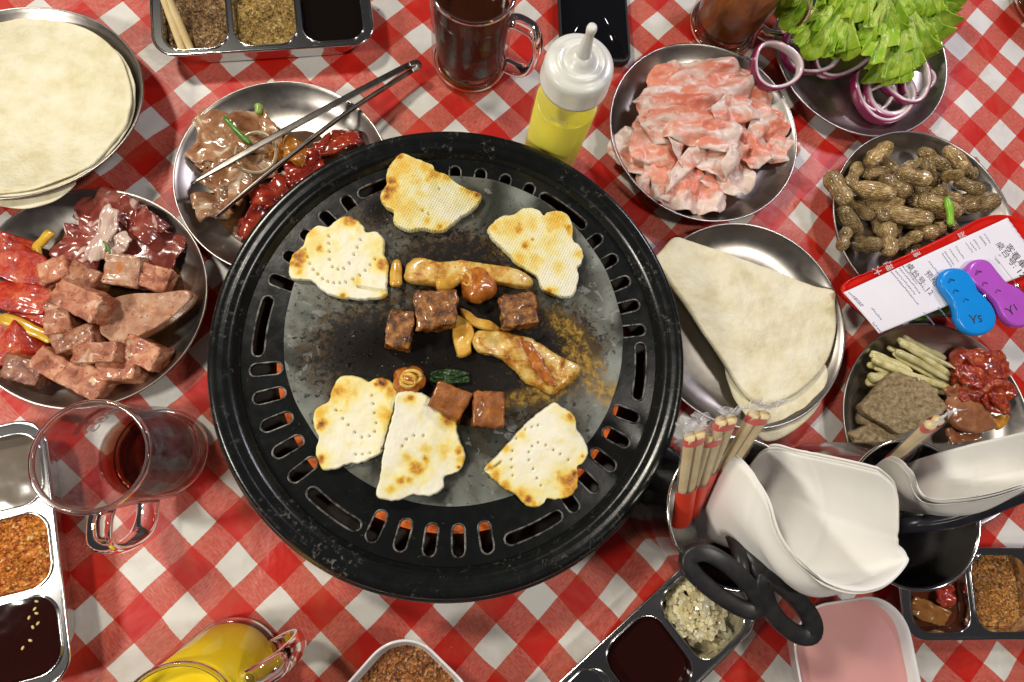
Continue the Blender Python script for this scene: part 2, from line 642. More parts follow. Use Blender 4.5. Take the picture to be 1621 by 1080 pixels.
# ------------------------------------------------------------------ the table under its checked cloth
def gingham():
    b = NB('red_white_gingham')
    th, per = radians(44.3), 5.195
    w0 = P(222.2, 902.2, 0)
    u0, v0 = w0[0] * cos(th) - w0[1] * sin(th), w0[0] * sin(th) + w0[1] * cos(th)
    vec = b.cm(rnd=False)
    wob = b.n('ShaderNodeTexNoise')
    wob.inputs['Scale'].default_value = 0.12
    wob.inputs['Detail'].default_value = 2
    b.l(vec, wob.inputs['Vector'])
    wv = b.n('ShaderNodeVectorMath', operation='MULTIPLY_ADD')
    b.l(wob.outputs['Color'], wv.inputs[0])
    wv.inputs[1].default_value = (1.0, 1.0, 0)
    wv.inputs[2].default_value = (-0.5, -0.5, 0)
    ad = b.n('ShaderNodeVectorMath', operation='ADD')
    b.l(vec, ad.inputs[0])
    b.l(wv.outputs[0], ad.inputs[1])
    rot = b.n('ShaderNodeMapping')
    rot.inputs['Rotation'].default_value = (0, 0, th)
    rot.inputs['Location'].default_value = (-u0, -v0, 0)
    b.l(ad.outputs[0], rot.inputs[0])
    sp = b.n('ShaderNodeSeparateXYZ')
    b.l(rot.outputs[0], sp.inputs[0])
    jit = b.noise(rot.outputs[0], 9.0, 1)
    bands, threads = [], []
    for k, ax in enumerate('XY'):
        j = b.math('MULTIPLY_ADD', jit, 0.10, sp.outputs[ax])
        f = b.math('FRACT', b.math('MULTIPLY_ADD', j, 1 / per, 0.25 + 100 - 0.05 / per))
        d = b.math('ABSOLUTE', b.math('SUBTRACT', f, 0.25))
        bands.append(b.ramp(d, [(0.247, 0.0), (0.253, 1.0)]))       # 1 in a red stripe (away from the white centre)
        st = b.n('ShaderNodeMapping')
        st.inputs['Scale'].default_value = (14, 2.2, 1) if k else (2.2, 14, 1)
        b.l(rot.outputs[0], st.inputs[0])
        threads.append(b.noise(st.outputs[0], 1.0, 3, 0.7))
    f2 = [b.math('SUBTRACT', 1.0, 0.0)]
    red = b.mix(b.noise(vec, 0.25, 3), (0.44, 0.010, 0.006), (0.57, 0.018, 0.009))
    white = b.mix(b.noise(vec, 0.3, 4), (0.64, 0.63, 0.59), (0.73, 0.72, 0.69))
    one_a = b.mix(b.ramp(threads[0], [(0.36, 0.0), (0.70, 1.0)]), (0.48, 0.045, 0.030), (0.60, 0.20, 0.155))
    one_b = b.mix(b.ramp(threads[1], [(0.36, 0.0), (0.70, 1.0)]), (0.48, 0.045, 0.030), (0.60, 0.20, 0.155))
    row0 = b.mix(bands[0], white, one_a)
    row1 = b.mix(bands[0], one_b, red)
    col = b.mix(bands[1], row0, row1)
    col = b.mix(b.math('MULTIPLY', b.ramp(b.noise(vec, .13, 6, .65, .5), [(.50, 0.0), (.72, 1.0)]), .38), col, (.30, .17, .08))
    col = b.mix(b.math('MULTIPLY', b.ramp(b.voro(vec, .16), [(.035, 1.0), (.06, 0.0)]), .55), col, (.28, .10, .03))
    b.set('Base Color', col)
    b.set('Roughness', b.math('MULTIPLY_ADD', b.noise(vec, 0.5, 4), 0.25, 0.30))
    b.set('Specular IOR Level', 0.35)
    wv2 = b.n('ShaderNodeTexWave')
    wv2.inputs['Scale'].default_value = 6.0
    b.l(rot.outputs[0], wv2.inputs['Vector'])
    n1 = b.bump(b.noise(vec, 0.16, 3, 0.5, 0.8), 0.5, 0.6)
    b.bump(b.noise(rot.outputs[0], 12.0, 3), 0.12, 0.03, n1)
    return b.m
GING = gingham()
gx, gy = np.linspace(-62, 88, 151), np.linspace(-42, 74, 117)
X, Y = np.meshgrid(gx, gy, indexing='ij')
xy = np.stack([X, Y], -1)
cre = np.abs(fbm(xy * 0.045 + 3.0, 5, 3))
Z = -0.30 + 0.18 * fbm(xy * 0.10, 2, 3) - 0.22 * np.exp(-(cre / 0.05) ** 2) + 0.10 * np.abs(fbm(rotz(xy, 30) * (0.05, 0.16), 8, 3))
cloth = mk('tablecloth', *sheet(np.stack([X, Y, np.minimum(Z, -0.02)], -1), 0.05), GING)
tag(cloth, 'red and white checked cloth covering the whole table', 'tablecloth')

# ------------------------------------------------------------------ round grill
GX, GY = 0.2, 7.3
def enamel(name, wear, c0=(0.006, 0.007, 0.007)):
    b = NB(name)
    vec = b.cm(rnd=False)
    f = b.ramp(b.noise(vec, 2.2, 8, 0.7, 0.4), [(0.64 - wear, 0.0), (0.72 - wear * 0.5, 1.0)])
    f2 = b.ramp(b.noise(vec, 0.35, 3), [(0.48, 0.0), (0.66, 1.0)])
    ff = b.math('MULTIPLY', f, f2)
    b.set('Base Color', b.mix(ff, c0, (0.16, 0.155, 0.14)))
    b.set('Roughness', b.math('MULTIPLY_ADD', b.noise(vec, 0.9, 6), 0.26, 0.10))
    b.set('Specular IOR Level', 0.45)
    b.bump(b.noise(vec, 3.0, 6, 0.65), 0.16, 0.05)
    return b.m
EN = enamel('black_enamel', 0.02)
EN_WORN = enamel('worn_black_enamel', 0.09)
LIPM = M('worn_slot_edge', [(0.40, (0.018, 0.018, 0.017)), (0.68, (0.24, 0.23, 0.21))], 1.6, 6, rough=0.38, metal=0.4, rnd=True)
grill = thing('table_grill', 'round black electric table grill with slotted edge and glowing elements', 'grill', (GX, GY, 0))
prof = [(16.95, 5.55), (17.15, 5.75), (17.35, 6.10), (17.6, 6.45), (17.85, 6.58), (18.1, 6.60), (18.25, 6.70), (18.5, 6.88), (18.85, 6.92), (19.1, 6.82), (19.22, 6.60), (19.2, 6.30), (19.0, 5.95), (18.7, 5.8), (18.3, 5.75), (17.4, 5.4), (16.95, 5.35), (16.95, 5.55)]
mk('plate_rim', *lathe(prof, 180), EN_WORN, grill)
def slot_loop(L, W, n=8):
    r = W / 2
    pts = [(L / 2 - r + r * cos(a), r * sin(a)) for a in np.linspace(-pi / 2, pi / 2, n)]
    pts += [(-L / 2 + r + r * cos(a), r * sin(a)) for a in np.linspace(pi / 2, 3 * pi / 2, n)]
    return np.array(pts)
def arc_slot(R, half, W, n=8):
    a = np.linspace(-half, half, 14)
    out = [((R + W / 2) * cos(t), (R + W / 2) * sin(t)) for t in a]
    c = np.array([R * cos(half), R * sin(half)])
    out += [tuple(c + W / 2 * np.array([cos(half + s), sin(half + s)])) for s in np.linspace(0, pi, n)[1:-1]]
    out += [((R - W / 2) * cos(t), (R - W / 2) * sin(t)) for t in a[::-1]]
    c = np.array([R * cos(half), -R * sin(half)])
    out += [tuple(c + W / 2 * np.array([cos(-half + pi + s), sin(-half + pi + s)])) for s in np.linspace(0, pi, n)[1:-1]]
    return np.array(out)
slots = []
for k in range(6):
    for j in range(-2, 3):
        a = 263.4 + 60 * k + 8.15 * j
        s = slot_loop(2.45, 1.0)
        s[:, 0] += 15.15
        slots.append(rotz(s, a))
    slots.append(rotz(arc_slot(15.75, radians(7.2), 0.95), 234 + 60 * k))
sring = curve_fill('slotted_ring', [circle(17.05, 160), circle(11.5, 120)] + [s for s in slots], 5.62, 0.10, 0.05, EN, grill, 2)
mk('centre_plate', *lathe([(11.6, 5.5), (11.6, 5.66), (11.2, 5.70), (6, 5.74), (0, 5.75)], 96), EN, grill)
for s in slots:
    c = s.mean(0)
    p = resample(np.concatenate([c + (s - c) * 1.04, np.full((len(s), 1), 0.16)], 1), 36, True)
    mk('slot_rim', *sweep(p, 0.085, 6, True, ry=0.05), LIPM, sring)
SOOT = M('sooty_metal', [(0.35, (0.006, 0.005, 0.004)), (0.7, (0.022, 0.017, 0.013))], 1.0, rough=0.6)
HOUS = M('housing_metal', [(0.3, (0.10, 0.10, 0.09)), (0.7, (0.20, 0.195, 0.18))], 0.6, rough=0.28, metal=0.9, rvar=0.1)
mk('housing', *lathe([(17.9, 5.2), (18.6, 5.25), (19.5, 5.2), (19.85, 5.1), (19.95, 4.9), (19.9, 4.7), (19.6, 4.4), (18.2, 3.5), (15.0, 2.7), (12.4, 2.2), (12.2, 0.3), (12.0, 0.0), (11.6, 0.0), (11.6, 2.3), (14.9, 2.9), (17.5, 3.8), (17.9, 5.2)], 180), HOUS, grill)
mk('drip_pan', *lathe([(0, 2.6), (10, 2.6), (14.6, 3.1), (17.3, 4.2), (17.8, 5.1), (17.85, 5.0), (17.4, 4.05), (14.7, 3.0), (10, 2.4), (0, 2.4)], 90), SOOT, grill)
def glow():
    b = NB('glowing_element')
    vec = b.cm(rnd=False)
    b.set('Base Color', (0.25, 0.06, 0.02, 1))
    b.set('Emission Color', (1.0, 0.21, 0.045, 1))
    b.set('Emission Strength', b.math('MULTIPLY_ADD', b.noise(vec, 1.4, 4), 1.5, -0.35))
    b.set('Roughness', 0.5)
    return b.m
GLOW = glow()
for r in (13.9, 14.2, 14.5, 14.8):
    c = lift(circle(r, 120), 3.75)
    mk('heating_element', *sweep(c, 0.15, 8, True), GLOW, grill)

# baking paper with burnt-on fat
def paper_mat():
    b = NB('oiled_baking_paper')
    vec = b.cm(rnd=False)
    dry = b.ramp(b.noise(vec, 0.16, 3, 0.5, 0.8), [(0.47, 0.0), (0.53, 1.0)])
    big = b.ramp(b.noise(vec, 0.30, 4, 0.5, 1.5), [(0.40, 0.0), (0.55, 1.0)])
    blot = b.ramp(b.noise(vec, 0.8, 2, 0.4, 1.2), [(0.655, 0.0), (0.67, 1.0)])
    edge = b.attr('edge')
    base = b.mix(dry, (0.036, 0.038, 0.031), (0.115, 0.12, 0.10))
    base = b.mix(b.math('MULTIPLY', blot, 0.55), base, (0.30, 0.31, 0.29))
    base = b.mix(b.math('MULTIPLY', edge, 0.8), base, (0.26, 0.28, 0.25))
    fine = b.noise(vec, 1.8, 9, 0.75, 0.3)
    mid = b.noise(vec, 0.55, 6, 0.6, 0.6)
    brn = b.math('ADD', b.attr('burn'), b.math('MULTIPLY_ADD', mid, 1.2, -0.42))
    brown = b.ramp(brn, [(0.25, 0.0), (0.60, 1.0)])
    base = b.mix(b.math('MULTIPLY', brown, 0.95), base, b.mix(fine, (0.014, 0.007, 0.002), (0.105, 0.058, 0.012)))
    blk = b.math('ADD', b.attr('burn'), b.math('MULTIPLY_ADD', fine, 3.2, -1.60))
    base = b.mix(b.ramp(blk, [(0.25, 0.0), (0.45, 1.0)]), base, (0.008, 0.006, 0.005))
    oil = b.math('ADD', b.attr('oil'), b.math('MULTIPLY_ADD', fine, 1.6, -0.95))
    base = b.mix(b.math('MULTIPLY', b.ramp(oil, [(0.15, 0.0), (0.6, 1.0)]), 0.9), base, b.mix(b.ramp(fine, [(.40, 0.0), (.62, 1.0)]), (0.07, 0.032, 0.005), (0.46, 0.28, 0.04)))
    b.set('Base Color', base)
    b.set('Roughness', b.math('ADD', b.math('MULTIPLY_ADD', b.noise(vec, 0.7, 5), 0.35, 0.10), b.math('MULTIPLY', b.attr('burn'), .40)))
    b.set('Specular IOR Level', b.math('MULTIPLY_ADD', b.attr('burn'), -.35, .42))
    n1 = b.bump(b.noise(vec, 0.35, 4, 0.5, 0.8), 0.35, 0.25)
    b.bump(b.math('ADD', fine, b.math('MULTIPLY', b.attr('burn'), b.noise(vec, 4.0, 4))), 0.22, 0.06, n1)
    return b.m
PAPER = paper_mat()
pc = np.array([0.36, 8.76])
po = circle(14.0, 200)
po = po * (1 + 0.006 * fbm(po * 0.25, 4, 3))[:, None]
loops = [lift(po * s, 0) for s in np.concatenate([[1.0], np.linspace(0.995, 0.03, 70)])]
V, Fc = loft(loops, False, True)
r_ = np.hypot(V[:, 0], V[:, 1])
V[:, 2] += 0.02 + 0.035 * fbm(V[:, :2] * 0.35, 7, 3) * (r_ / 14) ** 2 + 0.05 * np.maximum(0, fbm(V[:, :2] * 0.18, 12, 2)) * (r_ > 9)
V[:, 2] = np.maximum(V[:, 2], 0.012)
wx = V[:, :2] + pc
def spots(xy, lst):
    f = np.zeros(len(xy))
    for q, rx, ry, ang, k in lst:
        d = rotz(xy - q, -ang)
        f = np.maximum(f, k * np.exp(-((d[:, 0] / rx) ** 2 + (d[:, 1] / ry) ** 2)))
    return f
burn = spots(wx, [(P(700, 565, 6), 8.2, 4.2, -10, 1.0), (P(590, 555, 6), 4.4, 3.4, 0, 0.95), (P(720, 400, 6), 5.5, 2.2, 5, .6), (P(900, 540, 6), 3.0, 2.4, -30, .7), (P(780, 500, 6), 6.5, 2.6, -15, 0.7), (P(860, 560, 6), 3.5, 2.5, -30, 0.75), (P(760, 420, 6), 3.5, 1.8, 0, 0.6), (P(600, 330, 6), 1.8, 1.6, 0, 0.9), (P(680, 610, 6), 3.0, 1.5, 0, 0.8), (P(800, 610, 6), 4, 1.2, 15, 0.5)])
oil = spots(wx, [(P(930, 580, 6), 3.4, 1.5, -50, 0.8), (P(900, 520, 6), 3.0, 1.2, -40, .7), (P(850, 625, 6), 4.5, 0.9, 12, 0.85), (P(960, 620, 6), 2.2, 1.2, -20, 0.9), (P(790, 640, 6), 2.5, .6, 20, .7), (P(800, 390, 6), 2, 1.5, 0, .4)])
paper = mk('baking_paper', V, Fc, PAPER, loc=(pc[0], pc[1], 5.84), attrs={'burn': burn, 'oil': oil, 'edge': np.clip((r_ / 14) ** 6 * (0.5 + fbm(V[:, :2] * 0.4, 3, 3)), 0, 1)})
tag(paper, 'round grey oiled baking paper with burnt fat lining the grill', 'baking paper')

# crumbs of char on the paper
rng = np.random.default_rng(3)
def crumbs(name, n, gen, smin, smax, mat, parent=None, loc=None, seed=0, flat=0.6):
    r = np.random.default_rng(seed)
    base = np.array([(1, 0, 0), (-1, 0, 0), (0, 1, 0), (0, -1, 0), (0, 0, 1), (0, 0, -1)], float)
    fc = [(0, 2, 4), (2, 1, 4), (1, 3, 4), (3, 0, 4), (2, 0, 5), (1, 2, 5), (3, 1, 5), (0, 3, 5)]
    Vs, Fs = [], []
    for k in range(n):
        p = gen(r)
        s = smin + (smax - smin) * r.random() ** 2
        q = base * (1 + 0.5 * (r.random((6, 1)) - 0.5)) * (s, s * (0.5 + 0.5 * r.random()), s * flat)
        q = rot3(rotz(q, r.random() * 360), (1, r.random(), 0), r.random() * 50 - 25)
        Fs += [tuple(i + 6 * k for i in f) for f in fc]
        Vs.append(q + p)
    return mk(name, np.vstack(Vs), Fs, mat, parent, loc, smooth=False)
CHAR = M('char', [(0.4, (0.006, 0.004, 0.003)), (0.7, (0.05, 0.025, 0.012))], 2.0, rough=0.35)
def g_char(r):
    c, s = [((600, 325), 22), ((590, 540), 45), ((640, 570), 60), ((560, 565), 35), ((850, 530), 55), ((690, 580), 70), ((780, 400), 40), ((620, 345), 25), ((690, 320), 60)][r.integers(9)]
    q = P(c[0] + r.normal() * s * 0.7, c[1] + r.normal() * s * 0.35, 5.9)
    return np.array([q[0], q[1], 5.88])
cr = crumbs('char_crumbs', 700, g_char, 0.02, 0.17, CHAR, seed=5)
tag(cr, 'black burnt crumbs scattered on the oily baking paper', 'crumbs', kind='stuff')

# ------------------------------------------------------------------ scalloped white cakes
def cake_mat(name, base, weave):
    b = NB(name)
    vec = b.cm(rnd=True)
    n1, n2 = b.noise(vec, 1.6, 6, 0.65), b.noise(vec, 6.0, 5, 0.7)
    t = b.math('ADD', b.attr('toast'), b.math('MULTIPLY_ADD', b.math('MULTIPLY', n1, b.math('POWER', b.math('MAXIMUM', b.attr('toast'), 0.001), 0.5)), 1.1, -0.0))
    t = b.math('ADD', b.math('MULTIPLY', t, 0.64), b.math('MULTIPLY', b.math('SUBTRACT', n2, 0.5), b.math('MULTIPLY', b.attr('toast'), 0.9)))
    col = b.ramp(t, [(0.0, base), (0.22, (0.84, 0.74, 0.30)), (0.48, (0.80, 0.50, 0.05)), (0.76, (0.48, 0.18, 0.02)), (0.98, (0.035, 0.015, 0.006))])
    b.set('Base Color', col)
    b.set('Roughness', 0.55)
    b.set('Subsurface Weight', 0.12)
    b.set('Subsurface Radius', (0.8, 0.6, 0.4))
    b.set('Subsurface Scale', 0.25 * U)
    if weave:
        w1, w2 = b.n('ShaderNodeTexWave'), b.n('ShaderNodeTexWave')
        mp = b.n('ShaderNodeMapping')
        mp.inputs['Rotation'].default_value = (0, 0, radians(weave))
        b.l(b.cm(rnd=False), mp.inputs[0])
        w2.bands_direction = 'Y'
        for w in (w1, w2):
            w.inputs['Scale'].default_value = 1.45
            b.l(mp.outputs[0], w.inputs['Vector'])
        b.bump(b.math('MULTIPLY', w1.outputs['Fac'], w2.outputs['Fac']), 0.6, 0.10)
    else:
        b.bump(b.noise(vec, 2.5, 7, 0.65), 0.45, 0.10)
    return b.m
CAKE = cake_mat('white_cake', (0.88, 0.85, 0.70), 0)
CAKE_W = cake_mat('white_cake_woven', (0.86, 0.84, 0.68), 25)
def cake(label, pts, org, sc_, toast, holes, mat, zb=5.88, th=0.62, seed=0, zf=None, slit=()):
    o = smooth_loop(ZP(pts, org, sc_, zb + th * 0.8), 280)
    c = o.mean(0)
    h = [tuple(q - c) for q in ZP(holes, org, sc_, zb + th)] if holes else []
    h2 = []
    for s in slit:
        h2 += [tuple(q - c) for q in ZP(resample(np.array(s, float), 14, False), org, sc_, zb + th)]
    V, Fc = slab(o - c, th, 72, 0.17, 0.02, 0.06, 0.7, seed, dents=h + h2, dent_r=0.095, dent_d=0.34, zfun=zf, rag=0.045)
    f = np.zeros(len(V))
    for x, y, r, k in toast:
        q = ZP([(x, y)], org, sc_, zb + th)[0] - c
        rr = r / sc_ / 19.5 * 1.15
        d = np.hypot(V[:, 0] - q[0], V[:, 1] - q[1]) / rr
        d = d * (1 + .45 * fbm(V[:, :2] * 1.6 + seed * 5, seed, 3)) + .12 * fbm(V[:, :2] * 5.0, seed + 3, 2)
        f = np.maximum(f, np.maximum(.86 * k * np.exp(-d ** 2 * 1.1), .24 * k * np.exp(-d ** 2 * .28)))
    o_ = mk('scalloped_cake', V, Fc, mat, loc=(c[0], c[1], zb), attrs={'toast': f})
    return tag(o_, label, 'cake', 'white scalloped cakes toasting on the grill')
cake('white scalloped cake with orange woven crust at the top of the grill', [(320, 90), (450, 130), (600, 190), (690, 230), (720, 290), (850, 340), (920, 400), (1080, 500), (1240, 560), (1200, 680), (1100, 770), (1000, 830), (900, 920), (800, 980), (700, 985), (600, 960), (500, 970), (400, 975), (300, 940), (235, 860), (235, 760), (150, 710), (90, 620), (100, 520), (150, 450), (150, 350), (170, 260), (240, 170)], (590, 230), 7.2,
     [(330, 250, 200, .46), (170, 500, 90, 1.0), (200, 420, 60, .95), (150, 580, 60, .95), (380, 720, 170, .36), (700, 310, 90, .72), (850, 370, 60, .6), (600, 250, 90, .5), (1190, 560, 70, 1.0), (1100, 520, 60, .6), (770, 930, 50, .85), (620, 850, 50, .55), (320, 130, 40, .85), (240, 640, 200, .4)], [(760, 490), (570, 740), (640, 780)], CAKE_W, seed=1, th=.75)
cake('white scalloped cake with pinprick holes and dark corner on the left', [(720, 85), (820, 120), (900, 200), (940, 265), (1050, 265), (1120, 320), (1145, 400), (1140, 530), (1185, 620), (1185, 740), (1170, 900), (1165, 990), (1080, 1030), (880, 1040), (650, 1020), (480, 970), (380, 890), (300, 820), (200, 815), (80, 800), (45, 720), (60, 600), (110, 510), (210, 420), (240, 330), (300, 240), (380, 195), (500, 205), (600, 130)], (450, 330), 7.2,
     [(780, 115, 70, 1.0), (690, 120, 60, .5), (150, 540, 75, 1.0), (85, 620, 35, .95), (150, 640, 35, .95), (395, 450, 40, .95), (1110, 640, 60, .95), (300, 270, 80, .45), (330, 400, 160, .25), (170, 730, 40, .6), (830, 840, 40, .35), (680, 990, 20, 1.0), (1080, 400, 120, .22), (1130, 985, 40, .5)],
     [(510, 315), (510, 400), (515, 490), (515, 580), (550, 665), (615, 695), (680, 685), (745, 625), (795, 525), (835, 445), (870, 355), (240, 465), (262, 550), (290, 625), (330, 695), (385, 750), (437, 803), (500, 835), (567, 850), (635, 850), (703, 842), (785, 808), (860, 760), (925, 705), (980, 640), (1035, 575)], CAKE, seed=2, slit=[[(1175, 945), (1060, 935), (950, 910), (840, 892)]])
cake('white scalloped cake with ribbed face and burnt stripe on the right', [(80, 300), (130, 220), (230, 150), (350, 130), (440, 70), (540, 55), (630, 90), (675, 140), (720, 110), (840, 95), (930, 130), (985, 220), (995, 300), (995, 410), (1070, 470), (1105, 560), (1090, 650), (1045, 710), (1060, 800), (1040, 900), (990, 1010), (850, 1015), (720, 970), (650, 900), (610, 800), (500, 730), (380, 650), (300, 560), (220, 480), (130, 400)], (760, 320), 6.75,
     [(330, 260, 170, .42), (400, 290, 60, .75), (470, 470, 45, .9), (560, 400, 20, .9), (820, 180, 130, .5), (950, 270, 50, .8), (580, 610, 80, .42), (430, 600, 100, .42), (1065, 550, 45, .5), (740, 950, 35, .85), (840, 690, 60, .32), (720, 440, 130, .24), (150, 270, 50, .5), (520, 220, 110, .32)], [], CAKE_W, seed=3, th=.75)
cake('pale scalloped cake tucked under its neighbour at lower left', [(240, 35), (330, 20), (420, 45), (480, 70), (550, 40), (620, 45), (690, 90), (720, 160), (700, 260), (660, 400), (630, 500), (610, 600), (595, 650), (500, 700), (400, 745), (320, 745), (200, 790), (110, 795), (70, 720), (45, 640), (70, 530), (30, 430), (35, 330), (80, 270), (160, 225), (180, 140)], (490, 590), 5.142,
     [(240, 150, 75, .7), (600, 80, 60, 1.05), (545, 95, 25, 1.0), (660, 160, 50, .7), (95, 425, 40, 1.0), (75, 320, 55, .5), (98, 700, 38, .9), (620, 360, 60, .55), (365, 160, 30, .4), (330, 100, 160, .2)],
     [(508, 188), (520, 255), (528, 330), (541, 412), (530, 482), (488, 518), (426, 529), (370, 489), (316, 428), (270, 376), (216, 307), (375, 670), (432, 668), (493, 658), (595, 620)], CAKE, seed=4)
cake('whitest scalloped cake with straight left edge overlapping another', [(725, 165), (880, 160), (980, 200), (1100, 280), (1185, 360), (1200, 470), (1230, 560), (1265, 660), (1255, 740), (1210, 810), (1100, 850), (1095, 920), (1050, 980), (960, 1008), (850, 995), (780, 1020), (700, 1042), (620, 1030), (560, 1010), (550, 950), (580, 850), (600, 680), (640, 500), (690, 320)], (490, 590), 5.142,
     [(830, 210, 30, .85), (1135, 385, 50, .95), (860, 775, 45, .85), (895, 800, 30, .8), (745, 880, 38, .85), (815, 870, 25, .75), (1215, 640, 30, .8), (1240, 710, 40, .55), (940, 695, 25, .75), (670, 930, 30, .5), (800, 690, 30, .5), (1100, 620, 60, .45), (960, 620, 40, .4), (1215, 770, 14, 1.0)], [(760, 600), (795, 545), (855, 515), (930, 515)], CAKE, seed=5, zb=6.05, zf=lambda x, y: np.clip(0.30 - 0.13 * x, 0, 0.66))
cake('white scalloped cake with torn left corner and toasted edge at lower right', [(715, 40), (790, 90), (870, 140), (915, 210), (925, 300), (980, 370), (1025, 470), (1020, 560), (980, 620), (930, 660), (935, 760), (920, 860), (880, 920), (820, 950), (740, 970), (640, 960), (600, 1010), (530, 1040), (460, 1030), (400, 990), (340, 920), (270, 890), (200, 840), (130, 780), (80, 735), (42, 668), (130, 580), (240, 460), (330, 360), (420, 260), (540, 150), (640, 80)], (760, 630), 6.0,
     [(860, 180, 38, .9), (850, 780, 90, .95), (900, 720, 40, 1.0), (840, 880, 70, .75), (150, 730, 60, .7), (240, 830, 55, .75), (460, 965, 50, 1.0), (400, 920, 70, .6), (500, 1010, 50, .6), (975, 555, 22, .9), (85, 650, 30, .9), (395, 350, 25, .4), (250, 480, 28, .5), (960, 590, 60, .25)],
     [(497, 278), (435, 303), (347, 388), (310, 505), (300, 587), (303, 665), (312, 743), (555, 427), (497, 460), (465, 517), (467, 592), (506, 677), (543, 767), (580, 836), (627, 453), (700, 497), (765, 538), (843, 592), (555, 262)], CAKE, seed=6, slit=[[(40, 700), (110, 680), (200, 610)]])

# ------------------------------------------------------------------ meat and mushrooms on the grill
FRIED = M('fried_meat', [(0.30, (0.030, 0.010, 0.003)), (0.48, (0.19, 0.066, 0.014)), (0.66, (0.44, 0.19, 0.040))], 1.6, 7, rough=0.24, bump=0.9, bscale=2.6, bdist=0.16, coat=0.4, speck=((0.45, 0.16, 0.03), 2.2, 0.13))
FRIED2 = M('glazed_tofu', [(0.3, (0.16, 0.045, 0.008)), (0.6, (0.34, 0.11, 0.016)), (0.8, (0.45, 0.18, 0.03))], 1.3, 7, rough=0.22, bump=0.8, bscale=2.8, bdist=0.13, coat=0.5, speck=((0.30, 0.03, 0.01), 2.0, 0.14))
MUSH = M('cooked_mushroom', [(0.3, (0.44, 0.18, 0.02)), (0.45, (0.68, 0.44, 0.10)), (0.7, (0.76, 0.61, 0.26))], 0.8, 5, rough=0.24, bump=0.35, bscale=2.0, bdist=0.1, coat=0.5, sss=0.15, speck=((0.28, 0.05, 0.01), 1.6, 0.09))
MUSH_Y = M('yellow_mushroom', [(0.3, (0.50, 0.20, 0.02)), (0.55, (0.68, 0.40, 0.06)), (0.75, (0.74, 0.52, 0.16))], 0.9, 5, rough=0.25, bump=0.3, bscale=2.0, bdist=0.08, coat=0.5, sss=0.15)
SHRIMP = M('braised_meat', [(0.3, (0.22, 0.05, 0.008)), (0.55, (0.48, 0.15, 0.02)), (0.75, (0.62, 0.30, 0.07))], 1.2, 6, rough=0.2, bump=0.6, bscale=2.2, bdist=0.12, coat=0.6, sss=0.1)
def cube(name, label, cat, px, py, w, h, rz, hgt, mat, zb, seed, group, ppc=19.5, tilt=0, amp=0.09, r=0.16):
    """a chunk whose top is seen at px, py with size w x h pixels"""
    q = P(px, py, zb + hgt * 0.75)
    V, Fc = rbox(w / ppc / 2, h / ppc / 2, hgt / 2, r, 15, amp, 1.4, seed)
    V = V * (1 + .05 * fbm(V * 3.5 + seed, seed + 50, 2))[:, None]
    V[:, 0] *= 1 + .10 * np.sin(seed * 2.3) * V[:, 1] / (h / ppc) + .08 * np.cos(seed) * V[:, 2]
    V[:, 1] *= 1 + .10 * np.cos(seed * 1.3) * V[:, 0] / (w / ppc)
    V[:, 2] *= 1 + .10 * fbm(V * .8 + seed, seed + 60, 2)
    V[:, :2] *= (1 + 0.06 * np.sin(seed * 1.7) * (V[:, 2:3] / hgt))
    V = rotz(V, rz)
    if tilt:
        V = rot3(V, (cos(seed), sin(seed), 0), tilt)
    V[:, 2] -= V[:, 2].min()
    return tag(mk(name, V, Fc, mat, loc=(q[0], q[1], zb)), label, cat, group)
GG = 'browned meat chunks on the grill'
GM = 'mushroom pieces on the grill'
cube('meat_chunk', 'tall narrow browned meat chunk nearest the left cake on the grill', 'meat', 633, 522, 40, 60, -8, 1.7, FRIED, 5.85, 11, GG, amp=.16, r=.12)
cube('meat_chunk', 'square browned meat chunk touching the narrow one below the mushroom', 'meat', 690, 492, 60, 58, 5, 1.9, FRIED, 5.85, 12, GG, amp=.16, r=.12)
cube('meat_chunk', 'lone browned meat chunk below the right hand cake', 'meat', 820, 493, 56, 52, 10, 1.9, FRIED, 5.85, 13, GG, amp=.16, r=.12)
cube('meat_chunk', 'glossy orange brown chunk beside the overlapping white cakes', 'meat', 712, 634, 56, 46, -25, 1.6, FRIED2, 5.85, 14, GG, amp=.10, r=.10)
cube('meat_chunk', 'upright square orange brown chunk lowest on the baking paper', 'meat', 773, 648, 50, 54, -1, 1.8, FRIED2, 5.85, 15, GG, amp=.10, r=.10)
def tube_food(name, label, cat, pts, z, rw, rh, mat, seed, amp=0.08, n=40, seg=18, group=None, ns=1.2):
    """pts in pixels; rw/rh half width and half height in cm along the length"""
    p = smooth_path(np.array([P3(a, b, z) for a, b in pts]), n)
    t = np.linspace(0, 1, n)
    w = np.interp(t, np.linspace(0, 1, len(rw)), rw)
    h = np.interp(t, np.linspace(0, 1, len(rh)), rh)
    endr = np.clip(np.minimum(t, 1 - t) * n / 2.5 + 0.35, 0, 1) ** 0.5
    V, Fc = sweep(p, w * endr, seg, ry=h * endr)
    c = np.array([p[:, 0].mean(), p[:, 1].mean(), 0])
    nrm = V - np.repeat(p, seg, 0)[:len(V)] if len(V) == n * seg else np.vstack([V[:n * seg] - np.repeat(p, seg, 0), np.zeros((len(V) - n * seg, 3))])
    V = V + nrm * (amp * 2 * fbm(V * ns, seed, 4))[:, None]
    return tag(mk(name, V - c, Fc, mat, loc=c), label, cat, group)
Zg = lambda l: [(590 + a / 3.725, 400 + b / 3.725) for a, b in l]
